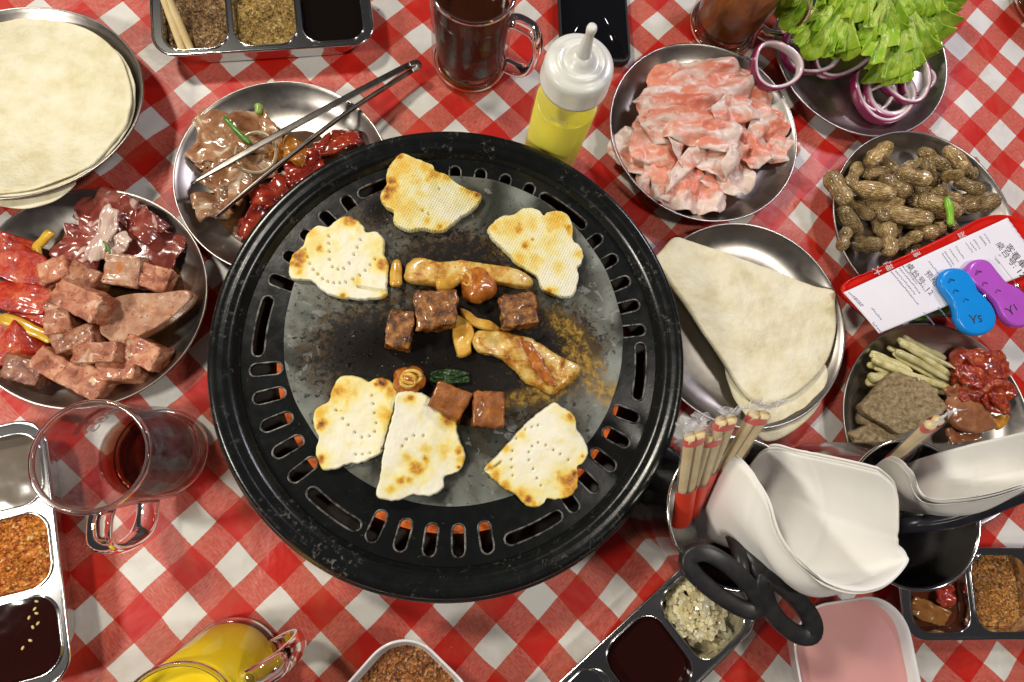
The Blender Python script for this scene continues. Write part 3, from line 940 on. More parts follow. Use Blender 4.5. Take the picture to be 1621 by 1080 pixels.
def sauced(mat_name):
    b = NB(mat_name)
    vec = b.cm()
    n1, n2 = b.noise(vec, .55, 5, .6, .8), b.noise(vec, 2.2, 7, .7)
    f = b.math('ADD', b.math('MULTIPLY', n1, .7), b.math('MULTIPLY', n2, .3))
    c = b.ramp(f, [(.36, (.22, .06, .006)), (.45, (.50, .22, .025)), (.53, (.68, .44, .10)), (.66, (.74, .60, .27))])
    c = b.mix(b.ramp(b.voro(vec, 1.7), [(.07, 1.0), (.12, 0.0)]), c, (.25, .04, .008))
    b.set('Base Color', c)
    b.set('Roughness', .22)
    b.set('Coat Weight', .4)
    b.set('Coat Roughness', .1)
    b.bump(b.math('ADD', n2, b.noise(vec, .9, 4)), .5, .14)
    return b.m
SAUM = sauced('sauced_mushroom')
def shroom(label, pts, z, th, edge, dome, seed, zf=None):
    slab_px('grilled_mushroom', label, 'mushroom', Zg(pts), z, th, SAUM, seed, GM, 30, edge, dome, .12, .8, 150, zf, .06)
tube_food('brown_skin', 'stringy brown strip wrapped over the wide mushroom slice', 'mushroom', [(823, 535), (838, 555), (845, 570), (858, 590), (880, 612)], 7.2, [.2, .5, .6, .4, .15], [.12, .14, .14, .12, .1], SHRIMP, 23, amp=.3)
tube_food('mushroom_chip', 'small orange mushroom chip squeezed against the left cake', 'mushroom', [(629, 412), (627, 432), (626, 454)], 6.3, [.35, .5, .55], [.35, .4, .35], MUSH_Y, 24, group=GM, n=16)
tube_food('mushroom_chip', 'orange stub beside the curled red meat under the long stem', 'mushroom', [(690, 452), (710, 448), (728, 438)], 6.6, [.55, .65, .6], [.55, .6, .5], MUSH_Y, 25, group=GM, n=16)
V, Fc = ball(1.5, 1.5, .95, 26, 16, .28, .9, 26)
q = P(757, 452, 6.7)
tag(mk('meat_curl', V, Fc, SHRIMP, loc=(q[0], q[1], 6.65)), 'curled reddish glazed meat piece against the long mushroom stem', 'meat')
V, Fc = sweep(smooth_path([P3(737, 430, 7.3), P3(745, 440, 7.6), P3(741, 452, 7.4), P3(733, 448, 7.2)], 24), .12, 8)
mk('rind', V - (q[0], q[1], 6.65), Fc, MUSH_Y, bpy.data.objects['meat_curl'])
def slab_px(name, label, cat, pts, z, th, mat, seed, group=None, rings=14, edge=.2, dome=0, amp=.05, ns=1.2, m=80, zf=None, rag=0, parent=None, ztop=None):
    o = smooth_loop(PL(pts, z + th * .8 if ztop is None else ztop), m)
    c = o.mean(0)
    V, Fc = slab(o - c, th, rings, edge, dome, amp, ns, seed, zfun=zf, rag=rag)
    if parent is not None:
        return mk(name, V + (c[0] - parent.location.x / U, c[1] - parent.location.y / U, z - parent.location.z / U), Fc, mat, parent)
    return tag(mk(name, V, Fc, mat, loc=(c[0], c[1], z)), label, cat, group)
shroom('long pale mushroom stem lying across the grill under three cakes', [(182, 110), (205, 55), (250, 25), (330, 42), (400, 50), (520, 40), (620, 55), (760, 72), (880, 102), (948, 150), (940, 198), (880, 205), (780, 188), (650, 172), (500, 172), (380, 188), (300, 182), (200, 165)], 5.9, 1.1, .75, .15, 21)
shroom('wide sauced mushroom slice lying diagonally at the centre right', [(585, 520), (610, 460), (690, 452), (770, 460), (860, 482), (940, 508), (1010, 545), (1100, 600), (1180, 638), (1232, 672), (1218, 725), (1150, 790), (1065, 842), (1000, 806), (905, 765), (850, 705), (780, 640), (700, 602), (620, 588)], 5.9, .8, .55, .22, 22, lambda x, y: .18 * np.sin(x * 1.3 + y))
slab_px('mushroom_slice', 'smooth yellow leaf shaped mushroom slice at the centre', 'mushroom', [(722, 497), (735, 503), (747, 515), (751, 530), (746, 545), (745, 560), (727, 566), (720, 550), (716, 530), (717, 510)], 5.9, .7, MUSH_Y, 27, GM, zf=lambda x, y: .15 * x)
slab_px('mushroom_slice', 'thin curled yellow mushroom slice pointing at the lone chunk', 'mushroom', [(728, 488), (742, 493), (755, 503), (778, 508), (794, 520), (788, 524), (765, 521), (745, 514), (733, 502)], 6.0, .75, MUSH_Y, 28, GM, zf=lambda x, y: -.12 * x)
V, Fc = ball(1.35, 1.15, .8, 26, 16, .35, 1.1, 31)
q = P(650, 600, 6.5)
sh = tag(mk('shrivelled_meat', V, Fc, SHRIMP, loc=(q[0], q[1], 6.45)), 'shrivelled orange meat scrap above the lower left cake', 'meat')
for k, (a, b_) in enumerate((((632, 588), (650, 585)), ((640, 603), (665, 600)))):
    t = np.linspace(0, 2 * pi, 26)
    pp = np.stack([.75 * np.cos(t) * (1 - .25 * k), .5 * np.sin(t), .72 + .12 * np.sin(2 * t)], 1)
    mk('coil', *sweep(pp + (.1 - .25 * k, .1 - .3 * k, 0), .16, 8), MUSH_Y, sh)
GREEN = M('green_leaf', [(0.3, (0.006, 0.022, 0.004)), (0.7, (0.025, 0.075, 0.012))], 1.2, rough=0.3, bump=.3, sss=0)
t = np.linspace(-1, 1, 26)
A, B = np.meshgrid(t, t, indexing='ij')
zz = .35 * fbm(np.stack([A * 1.8, B * 1.8], -1), 33, 3) + .35
q = P(712, 597, 6.2)
tag(mk('herb_leaf', *sheet(np.stack([1.6 * A, .65 * B * (1 - .5 * A ** 2), np.maximum(.05, zz)], -1), .04), GREEN, loc=(q[0], q[1], 5.9)), 'dark green wilted leaf above the orange brown chunks', 'leaf')

# ------------------------------------------------------------------ steel plates
def plate(label, x, y, R, h=1.9, seed=0):
    p = [(0, .14), (R * .55, .14), (R * .70, .18), (R * .80, .36), (R * .90, .85), (R * .965, h - .28), (R * .985, h - .06), (R * .995, h), (R + .02, h - .03), (R + .02, h - .16), (R * .985, h - .24), (R * .955, h - .45), (R * .89, .68), (R * .79, .20), (R * .70, .04), (R * .55, 0), (0, 0)]
    V, Fc = lathe(p, 120)
    V[:, 2] += .05 * fbm(V * .15 + seed, seed, 2) * (np.hypot(V[:, 0], V[:, 1]) / R)
    return tag(mk('steel_plate', V, Fc, STEEL, loc=(x, y, .02)), label, 'plate', 'round steel plates around the grill')
def lean(o, dx=0, dy=0, up=0):
    o.rotation_euler.x = radians(-6.5)
    o.location.z += up * U
    return o
lean(plate('round steel plate holding the flat white pancake', -38.4, 29.2, 10.1, seed=1), up=1.25)
plate('round steel plate of cubed meat and red peppers', -31.3, 12.08, 9.7, seed=2)
plate('round steel plate of marinated meat under the tongs', -15.96, 23.98, 9.65, seed=3)
plate('round steel plate of thin raw pink meat slices', 25.25, 31.35, 10.05, seed=4)
plate('round steel plate of lettuce and purple onion rings', 44.1, 42.0, 10.2, seed=5)
plate('round steel plate heaped with boiled peanuts', 48.4, 22.2, 10.25, 2.3, seed=6)
plate('round steel plate under the folded pancake', 28.1, 11.06, 10.2, seed=7)
plate('round steel plate of bamboo strips and red sauced food', 47.1, 1.45, 10.0, seed=8)

# meat juices pooled on two of the plates
JUICE = M('brown_meat_juice', [(0.35, (0.07, 0.028, 0.010)), (0.65, (0.15, 0.065, 0.022))], .5, rough=.06, alpha=.62)
for lb, x, y, r, sd in (('thin brown meat juice pooled under the marinated meat', -16.6, 22.6, 6.7, 3), ('thin brown meat juice pooled under the cubed meat', -30.9, 11.2, 6.6, 8)):
    o = circle(r, 90)
    o = o * (1 + .10 * fbm(o * .35, sd, 3))[:, None]
    V, Fc = slab(o, .07, 8, .2, 0, 0, 1, sd)
    tag(mk('meat_juice', V, Fc, JUICE, loc=(x, y, .19)), lb, 'juice')

# ------------------------------------------------------------------ pancakes
DOUGH = M('pancake_dough', [(0.28, (0.66, 0.58, 0.34)), (0.46, (0.77, 0.71, 0.49)), (0.62, (0.83, 0.79, 0.60))], 0.45, 8, rough=0.6, bump=0.7, bscale=.9, bdist=0.3, sss=0.0, rnd=True)
for k, (cx, cy_, r, z) in enumerate(((-38.2, 28.8, 9.3, .6), (-38.5, 28.9, 9.25, .82))):
    o = circle(r, 160)
    o = o * (1 + .018 * fbm(o * .22, 40 + k, 3))[:, None]
    low = lambda x, y, k=k: .9 * np.clip((np.hypot(x, y) - 6.2) / 3, 0, 1) ** 2 + .10 * fbm(np.stack([x, y], -1) * .35, 44 + k, 3)
    V, Fc = slab(o, .22, 40, .2, .0, .05, .7, 41 + k, zfun=low)
    lean(tag(mk('pancake', V, Fc, DOUGH, loc=(cx, cy_, z)), ('bottom pancake showing as a thin rim at the upper left plate', 'flat round pale pancake lying on top at the upper left plate')[k], 'pancake', 'pancakes on the upper left plate'), up=1.25)
o = smooth_loop(PL([(0, 296), (30, 300), (75, 296), (110, 284), (118, 292), (85, 318), (40, 330), (0, 326), (-30, 318)], 3.6), 90)
c = o.mean(0)
V, Fc = slab(o - c, .12, 8, .1, 0, .03, 1, 47)
tag(mk('pancake', V, Fc, DOUGH, loc=(c[0], c[1], 3.45)), 'thin pancake edge hanging over the lower rim of the upper left plate', 'pancake', 'pancakes on the upper left plate')
# folded pancake: two folded leaves
fp = thing('folded_pancake', 'soft white pancake folded into a wedge on its plate', 'pancake', (28.3, 10.2, 1.0))
def leaf_part(name, pts, z, th, seed, zf):
    o = smooth_loop(PL(pts, z + 1.0), 150)
    c = np.array([28.3, 10.2])
    V, Fc = slab(o - c, th, 40, .35, .05, .09, .5, seed, zfun=zf)
    return mk(name, V + (0, 0, z - 1.0), Fc, DOUGH, fp)
bul = lambda x, y: .55 * np.exp(-((x + 3) ** 2 + (y - 4) ** 2) / 40) + .12 * fbm(np.stack([x, y], -1) * .3, 51, 3)
leaf_part('lower_layer', [(1160, 560), (1240, 560), (1310, 570), (1318, 610), (1300, 650), (1265, 682), (1230, 699), (1208, 690), (1190, 660), (1165, 620)], 1.15, .3, 52, lambda x, y: .05 * fbm(np.stack([x, y], -1) * .3, 53, 3))
leaf_part('upper_layer', [(1072, 372), (1100, 380), (1200, 415), (1290, 448), (1328, 458), (1330, 480), (1332, 520), (1322, 560), (1300, 595), (1262, 625), (1225, 640), (1200, 636), (1180, 618), (1140, 560), (1090, 487), (1052, 430), (1040, 408), (1052, 392)], 1.75, .5, 55, bul)

# ------------------------------------------------------------------ meat on the left plate
PORK = M('cubed_meat', [(0.3, (0.13, 0.030, 0.012)), (0.46, (0.34, 0.105, 0.050)), (0.68, (0.54, 0.27, 0.15))], .9, 7, rough=0.32, bump=0.7, bscale=2.6, bdist=.14, coat=.2, sss=.15, dist=.6, vein=((.60, .40, .26), 1.0, .58, .68), speck=((.10, .03, .015), 2.2, .12), tint=.4)
PORK2 = M('peppered_meat', [(0.3, (0.26, 0.10, 0.055)), (0.48, (0.44, 0.22, 0.13)), (0.70, (0.60, 0.40, 0.27))], .8, 6, rough=0.25, bump=0.5, bscale=2.0, bdist=.12, coat=.4, sss=.15, vein=((.56, .17, .025), .5, .60, .72), speck=((.14, .04, .015), 2.0, .10))
GL = 'meat cubes on the left plate'
Zl = lambda x, y: (x / 3.0, 290 + y / 3.0)
for k, (lb, x, y, w, h, rz, z, mt) in enumerate((
        ('rough small meat cube beside the red peppers', 275, 430, 125, 110, 28, .5, PORK), ('shiny wet meat cube at the centre of the left plate', 415, 450, 150, 100, -25, .7, PORK),
        ('long pink meat block lying on top in the middle', 393, 560, 215, 125, -25, 1.6, PORK), ('orange streaked meat cube near the sliced meat', 600, 418, 140, 140, -5, .6, PORK2),
        ('small meat cube at the right end of the row', 742, 455, 120, 110, -15, .3, PORK), ('dark meat cube on edge beside the yellow strip', 288, 648, 105, 150, 12, .4, PORK),
        ('dark long meat cube under the long pink block', 372, 752, 180, 105, 22, .3, PORK), ('flat meat cube below the big pork slice', 480, 812, 190, 90, 3, .8, PORK),
        ('brown meat cube half under the big pork slice', 690, 805, 170, 110, -25, .3, PORK), ('meat cube lying apart at the lower left rim', 130, 885, 150, 110, -15, .3, PORK),
        ('red stained meat cube in the lower row', 265, 868, 150, 105, -30, .5, PORK), ('large glossy meat cube lowest on the plate', 412, 935, 185, 125, -30, .4, PORK),
        ('pale meat cube at the lower right of the heap', 565, 890, 170, 105, 5, .3, PORK))):
    a, b_ = Zl(x, y)
    cube('meat_cube', lb, 'meat', a, b_, w / 3, h / 3, rz, 1.9, mt, z, 60 + k, GL, 17.6, 8, .08, .09)
slab_px('pork_slice', 'thick wedge of pale pork across the left plate', 'meat', [Zl(*q) for q in ((465, 700), (500, 600), (540, 545), (650, 525), (780, 525), (905, 515), (938, 545), (880, 610), (760, 690), (640, 750), (555, 785), (510, 745))], .9, 1.2, PORK2, 80, None, 20, .18, 0, .06, .9, zf=lambda x, y: .10 * x + .2)
def flap(name, label, cat, px, py, z, a, b_, rz, mat, seed, group=None, fold=.5, fr=2.0, th=.18, tiltx=0, curl=0.0, rag=.12, nu=34, nv=24, roll=0):
    """a limp slice: a x b cm (half sizes), folded in waves"""
    u, v = np.meshgrid(np.linspace(-1, 1, nu), np.linspace(-1, 1, nv), indexing='ij')
    r = np.random.default_rng(seed)
    ph = r.random() * 6
    uv = np.stack([u, v], -1)
    edge = 1 + rag * fbm(np.stack([np.arctan2(v, u) * 1.6, np.maximum(abs(u), abs(v))], -1), seed, 3)
    x = a * u * edge * (1 - .08 * v * v)
    y = b_ * v * edge * (1 - .12 * u * u)
    zz = fold * np.sin(fr * u * 2 + .8 * v + ph) * (.4 + .6 * abs(v)) + .35 * fold * fbm(uv * 1.6 + seed, seed, 3) + curl * u * u + .5 * curl * v * v
    x = x - .25 * fold * np.cos(fr * u * 2 + ph)
    G = np.stack([x, y, zz], -1)
    V, Fc = sheet(G, th)
    if roll:
        V = rot3(V, (1, 0, 0), roll)
    V = rotz(V, rz)
    if tiltx:
        V = rot3(V, (0, 1, 0), tiltx)
    V[:, 2] -= V[:, 2].min()
    q = P(px, py, z + V[:, 2].max() * .6)
    return tag(mk(name, V, Fc, mat, loc=(q[0], q[1], z)), label, cat, group)
RAWM = M('dark_cured_meat', [(0.3, (0.13, 0.022, 0.015)), (0.55, (0.26, 0.055, 0.040)), (0.78, (0.44, 0.20, 0.15))], .5, 6, rough=.2, bump=.4, bscale=1.6, bdist=.1, coat=.6, sss=.15, dist=.8, vein=((.62, .44, .38), .45, .60, .66), tint=.15)
FAT = M('pale_fat', [(0.3, (0.55, 0.36, 0.30)), (0.7, (0.72, 0.58, 0.48))], .7, rough=.25, bump=.3, coat=.5, sss=.2)
REDP = M('red_pepper_slice', [(0.3, (0.22, 0.010, 0.005)), (0.52, (0.46, 0.030, 0.010)), (0.75, (0.58, 0.13, 0.025))], .8, 7, rough=.26, bump=.8, bscale=1.6, bdist=.2, coat=.4, sss=.1, tint=.12)
YELP = M('yellow_pepper', [(0.3, (0.58, 0.28, 0.015)), (0.7, (0.72, 0.48, 0.05))], .7, rough=.2, bump=.3, coat=.5, sss=.15)
GR = 'raw meat slices on the left plate'
for k, (lb, x, y, z, a, b_, rz, f, fr, mt) in enumerate((
        ('dark red meat slice spread along the right of the pile', 690, 290, .7, 2.9, 1.9, -18, .35, 1.6, RAWM), ('folded red meat slice at the top of the left plate', 500, 130, .9, 2.6, 1.9, -20, .5, 2.2, RAWM),
        ('red meat slice beneath the white fat strip', 420, 290, .8, 2.3, 2.0, 60, .45, 1.8, RAWM), ('rumpled meat slice at the upper right of the pile', 650, 170, 1.2, 2.3, 1.3, -35, .45, 2.0, RAWM),
        ('small meat scrap sticking out at the pile left side', 350, 260, .7, 1.0, 1.4, 15, .4, 2.0, RAWM))):
    flap('meat_slice', lb, 'meat', *Zl(x, y), z, a, b_, rz, mt, 90 + k, GR, f, fr)
flap('fat_strip', 'pale pink fat strip folded over the raw meat slices', 'meat', *Zl(490, 240), 2.0, 2.5, .75, 78, FAT, 97, None, .28, 2.2, .2)
flap('fat_strip', 'short pale fat tab right of the fat strip', 'meat', *Zl(560, 290), 1.9, 1.1, .7, 50, FAT, 98, None, .2, 2, .2)
GRP = 'red peppers on the left plate'
for k, (lb, x, y, z, a, b_, rz, f) in enumerate((('large glossy red pepper slice at the left edge', 100, 400, 1.1, 3.0, 1.6, -28, .35), ('middle red pepper slice with orange rim', 90, 540, .9, 2.6, 1.2, -12, .3), ('dark red pepper piece at the lower left', 40, 760, .5, 2.0, 1.6, -40, .4), ('red pepper slice half hidden behind the top one', 40, 300, .5, 1.8, 1.0, -15, .3), ('orange red slice under the yellow strip', 160, 640, .5, 2.0, .9, -10, .3))):
    flap('red_pepper', lb, 'pepper', *Zl(x, y), z, a, b_, rz, REDP, 100 + k, GRP, f, 1.3, .3, 0, -.5)
def strip(name, label, cat, pts, z, w, h, mat, seed, group=None, amp=.05, n=30):
    return tube_food(name, label, cat, pts, z, w, h, mat, seed, amp, n, 12, group)
strip('yellow_strip', 'curved yellow pepper strip crossing the red peppers', 'pepper', [Zl(0, 640), Zl(90, 670), Zl(170, 705), Zl(250, 745)], 1.6, [.5, .55, .5, .45], [.2, .22, .2, .15], YELP, 110)
strip('yellow_strip', 'bent yellow pepper strip standing near the meat slices', 'pepper', [Zl(185, 355), Zl(175, 305), Zl(205, 270), Zl(245, 225)], 1.2, [.35, .4, .4, .5], [.18, .2, .2, .15], YELP, 111)
HERB = M('herb', [(0.3, (0.02, 0.09, 0.01)), (0.7, (0.10, 0.25, 0.03))], 2, rough=.4)
strip('herb_sprig', 'tiny green herb on the pale fat strip', 'herb', [Zl(490, 275), Zl(510, 300), Zl(525, 345)], 3.0, [.1, .16, .06], [.06, .08, .05], HERB, 112, n=12)

# ------------------------------------------------------------------ marinated plate with the tongs
Zt = lambda x, y: (280 + x / 3.724, 130 + y / 3.724)
MARI = M('marinated_meat', [(0.3, (0.17, 0.060, 0.022)), (0.5, (0.36, 0.175, 0.085)), (0.75, (0.58, 0.40, 0.25))], .55, 6, rough=.17, bump=.4, bscale=1.5, bdist=.12, coat=.7, sss=.15, dist=.7, vein=((.68, .56, .42), .55, .58, .66), tint=.12)
GT = 'marinated meat pieces under the tongs'
for k, (lb, x, y, z, a, b_, rz, f, mt) in enumerate((
        ('brownish marinated slice at the upper left of the tong plate', 230, 330, .6, 2.6, 2.6, 70, .6, MARI), ('shiny marinated slice beside the green scallion', 450, 290, .9, 2.2, 2.2, 20, .5, MARI),
        ('pale marinated chunk between the tong tips', 300, 590, 1.0, 2.2, 1.5, -30, .6, MARI), ('pinkish marinated end piece at the lower tong tip', 215, 720, .7, 1.5, 1.4, 20, .6, MARI),
        ('brown marinated slice under the onion slice', 420, 470, .5, 2.3, 1.9, 10, .4, MARI), ('flat marinated strip at the left rim', 140, 420, .4, 1.6, 1.0, -50, .4, MARI))):
    flap('marinated_meat', lb, 'meat', *Zt(x, y), z, a, b_, rz, mt, 120 + k, GT, f, 1.6, .35, 0, -.35)
ONIT = M('translucent_onion', [(0.3, (0.55, 0.46, 0.26)), (0.7, (0.70, 0.62, 0.40))], .8, rough=.15, trans=.35, coat=.5)
t = np.linspace(0, 2 * pi, 60, endpoint=False)
q = P(*Zt(470, 420), 2.2)
tag(mk('onion_slice', *sweep(np.stack([1.75 * np.cos(t), 2.0 * np.sin(t), .12 * np.sin(2 * t)], 1), .14, 8, True, ry=.3), ONIT, loc=(q[0], q[1], 2.3)), 'thin translucent onion ring lying on the marinated meat', 'onion')
strip('scallion', 'long dark green scallion piece on marinated meat', 'scallion', [Zt(280, 205), Zt(330, 265), Zt(385, 320), Zt(440, 365)], 2.9, [.2, .25, .25, .2], [.2, .25, .25, .2], M('scallion_green', [(0.3, (0.03, 0.13, 0.01)), (0.7, (0.12, 0.32, 0.04))], 1, rough=.25), 130)
strip('scallion', 'short light green scallion stub at the pile top', 'scallion', [Zt(480, 130), Zt(482, 160), Zt(478, 190)], 2.3, [.35, .35, .3], [.3, .3, .3], M('scallion_light', [(0.3, (0.20, 0.32, 0.05)), (0.7, (0.36, 0.48, 0.10))], 1, rough=.3), 131, n=12)
SAUCY = M('orange_sauced_meat', [(0.3, (0.34, 0.08, 0.008)), (0.55, (0.55, 0.22, 0.02)), (0.8, (0.66, 0.36, 0.07))], .9, 6, rough=.15, bump=.6, bscale=1.8, bdist=.14, coat=.7, sss=.1)
flap('orange_meat', 'glossy orange meat lump between the tong arms', 'meat', *Zt(660, 405), .9, 1.5, 1.1, -15, SAUCY, 132, None, .5, 2, .5)
REDM = M('red_marinated_meat', [(0.3, (0.14, 0.010, 0.006)), (0.55, (0.34, 0.030, 0.015)), (0.8, (0.50, 0.12, 0.04))], .7, 5, rough=.16, bump=.4, bscale=1.8, bdist=.1, coat=.7, sss=.1, tint=.15)
for k, (lb, x, y, a, h, rz) in enumerate((('bright red meat piece beside the grill rim', 550, 660, 1.7, 1.3, 30), ('dark red meat piece on the right of the tong plate', 760, 500, 1.8, 1.3, 30), ('red brown meat strip nearest the upper tong arm end', 930, 360, 2.1, .9, 25), ('red meat piece touching the grill lowest on the tong plate', 455, 840, 1.1, 1.7, -25), ('small red scrap between the two red pieces', 640, 590, 1.0, .8, 10))):
    flap('red_meat', lb, 'meat', *Zt(x, y), .5, a, h, rz, REDM, 140 + k, 'red meat pieces by the grill', .35, 1.8, .55, 0, -.3)
flap('onion_scrap', 'pale onion scrap between the red meat pieces', 'onion', *Zt(655, 580), .8, 1.0, .5, -35, ONIT, 145, None, .2, 2, .15)
# tongs
tongs = thing('tongs', 'long thin steel tongs resting across the marinated meat plate', 'tongs', (-9, 27, 0))
to = np.array([-9, 27, 0])
end = P3(655, 108, 1.5)
pa = smooth_path([P3(303, 291, 3.6), P3(400, 235, 3.4), P3(520, 170, 2.9), P3(620, 117, 2.1), P3(648, 103, 1.8)], 40)
pb = smooth_path([P3(340, 346, 3.3), P3(430, 270, 3.2), P3(540, 185, 2.7), P3(620, 132, 1.9), P3(652, 112, 1.6)], 40)
wd = np.concatenate([[.12], np.full(39, .30)])
wd[:6] = np.linspace(.10, .26, 6)
mk('arm', *sweep(pa - to, wd * 1.15, 10, ry=.06, up=(.35, .35, .9), square=True), STEEL_DARK, tongs)
mk('arm', *sweep(pb - to, wd * .55, 10, ry=.22, up=(0, 0, 1), square=True), STEEL_DARK, tongs)
pj = smooth_path([P3(648, 103, 1.8), P3(660, 99, 1.75), P3(662, 106, 1.7), P3(652, 112, 1.6)], 16)
mk('bend', *sweep(pj - to, .30, 10, ry=.08, square=True), STEEL_DARK, tongs)

# ------------------------------------------------------------------ raw pink meat
def beef_mat():
    b = NB('raw_pink_meat')
    vec = b.cm()
    n = b.noise(b.cm((.35, 1.1, 1)), .6, 5, .55, .9)
    lean_ = b.ramp(b.noise(vec, .3, 4), [(.32, (.68, .17, .10)), (.55, (.76, .28, .18)), (.75, (.78, .42, .33))])
    fat = b.ramp(b.noise(vec, .9, 4), [(.3, (.74, .54, .46)), (.7, (.82, .70, .63))])
    f = b.math('ADD', b.attr('fat'), b.math('MULTIPLY_ADD', n, 2.4, -1.0))
    b.set('Base Color', b.mix(b.ramp(f, [(.18, 0.0), (.62, 1.0)]), lean_, fat))
    b.set('Roughness', .34)
    b.set('Subsurface Weight', .2)
    b.set('Subsurface Radius', (.6, .25, .18))
    b.set('Subsurface Scale', .3 * U)
    b.bump(b.noise(vec, 1.1, 6, .6), .5, .2)
    return b.m
BEEF = beef_mat()
Zb = lambda x, y: (960 + x / 3.725, 70 + y / 3.725)
GB = 'thin raw pink meat slices piled on one plate'
def rawslice(label, x, y, z, a, b_, rz, seed, x0=None, fr=.22, tilt=0, ripple=.22, drop=0.5, tax=0):
    """a limp thin slice: half sizes a, b_; folded back on itself where x > x0"""
    nu, nv = 46, 34
    u, v = np.meshgrid(np.linspace(-1, 1, nu), np.linspace(-1, 1, nv), indexing='ij')
    r = np.random.default_rng(seed)
    ph = r.random(4) * 6
    ring_ = np.maximum(abs(u), abs(v))
    jag = 1.16 + .09 * fbm(np.stack([np.arctan2(v, u) * 1.3 + seed, ring_ * .6], -1), seed, 4)
    X, Y = 1.12 * a * u * jag * np.sqrt(1 - .38 * v * v), 1.18 * b_ * v * jag * np.sqrt(1 - .30 * u * u) * (1 - .22 * u * np.sin(ph[3]))
    Zz = np.zeros_like(X)
    if x0 is not None:
        e = x0 * a + .35 * b_ * v * np.sin(ph[0])
        sft = np.maximum(X - e, 0)
        ang = np.minimum(sft / fr, pi * .93)
        rest = np.maximum(sft - fr * pi * .93, 0)
        X = np.where(sft > 0, e + fr * np.sin(ang) - rest * cos(pi * .07), X)
        Zz = np.where(sft > 0, fr * (1 - np.cos(ang)) + rest * sin(pi * .07), 0)
    P2 = np.stack([X * .55, Y * .75], -1)
    Zz = Zz + ripple * (np.sin(Y * 2.3 + X * (.5 * np.sin(ph[2])) + ph[1]) * 1.0 * (.5 + .5 * (X / a)) + 1.2 * fbm(P2 + seed, seed + 2, 3)) - drop * (.5 * (X / a) ** 2 + .5 * (Y / b_) ** 2)
    V, Fc = sheet(np.stack([X, Y, Zz], -1), .06)
    if tilt:
        V = rot3(V, (cos(radians(tax)), sin(radians(tax)), 0), tilt)
    V = rotz(V, rz)
    V[:, 2] -= V[:, 2].min()
    q = P(*Zb(x, y), z + V[:, 2].max() * .6)
    fat = np.tile(np.clip((u - .25) * 1.1, 0, 1).reshape(-1) * .5 + .45 * np.clip((abs(v) - .72) * 3, 0, 1).reshape(-1) * (seed % 2), 2)
    return tag(mk('raw_meat_slice', V, Fc, BEEF, loc=(q[0], q[1], z), attrs={'fat': fat}), label, 'meat', GB)
for k, args in enumerate((
        ('grey pink slice with a pointed tip at the top left of the pile', 360, 220, .7, 2.0, 1.3, 65), ('pale slice end nearest the right rim', 960, 460, .8, 1.8, 1.4, -10),
        ('long slice reaching the left rim of its plate', 190, 640, 1.0, 2.3, 1.5, 135), ('broad slice hanging to the lower left rim', 350, 740, .9, 2.7, 2.2, 245),
        ('slice hanging straight down at the lower left', 450, 810, .8, 2.4, 1.8, 255), ('narrow slice pointing straight down at the pile bottom', 600, 800, .8, 2.9, 1.5, 272),
        ('pale slice lying flat at the far right', 990, 600, .6, 2.2, 1.3, -15), ('slice behind the rolled one at the upper right', 790, 280, .8, 3.0, 2.3, -25),
        ('slice beneath the lower right fold', 680, 720, .8, 3.0, 2.1, -40), ('rolled slice with white bands on the right', 920, 480, 1.1, 2.6, 1.6, -45, .2),
        ('pale pink slice at the left of the pile below the tip', 290, 430, 1.0, 2.7, 2.2, 200, .5), ('short pale slice beside the rolled slice', 830, 570, 1.1, 2.5, 1.5, -50),
        ('rumpled slice under the twisted one', 410, 670, 1.2, 3.0, 2.4, -60, .6), ('broad slice pointing to the lower right', 660, 600, 1.5, 3.6, 2.2, -30, .7),
        ('large coral red slice at the top of the pile', 560, 250, 1.4, 4.3, 2.5, 8), ('twisted slice with white streaks in the centre left', 370, 560, 1.8, 2.9, 2.1, -20, .45),
        ('coral slice below the top one ending in a white tab', 510, 390, 2.2, 4.2, 2.4, 6, .8), ('small folded slice at the centre right of the pile', 790, 420, 1.8, 2.2, 1.8, -60, .3),
        ('topmost pleated slice across the middle of the pile', 530, 480, 2.7, 3.9, 1.5, -10))):
    rawslice(*args[:7], 151 + k, args[7] if len(args) > 7 else None, ripple=.34)

# ------------------------------------------------------------------ lettuce and onion rings
def lettuce_mat():
    b = NB('lettuce')
    vec = b.cm()
    n = b.noise(vec, .8, 5)
    e = b.attr('frill')
    c = b.mix(e, b.ramp(n, [(0.3, (0.38, 0.64, 0.06)), (0.7, (0.70, 0.82, 0.20))]), b.ramp(n, [(0.3, (0.26, 0.55, 0.015)), (0.7, (0.60, 0.77, 0.07))]))
    rib = b.attr('rib')
    c = b.mix(rib, c, (0.55, 0.68, 0.28))
    b.set('Base Color', c)
    b.set('Roughness', .28)
    tr = b.n('ShaderNodeBsdfTranslucent')
    b.l(c, tr.inputs[0])
    ms = b.n('ShaderNodeMixShader')
    ms.inputs[0].default_value = .3
    b.l(b.b.outputs[0], ms.inputs[1])
    b.l(tr.outputs[0], ms.inputs[2])
    b.l(ms.outputs[0], b.out.inputs['Surface'])
    b.bump(b.noise(vec, 1.6, 5, .6), .6, .16)
    return b.m
LETT = lettuce_mat()
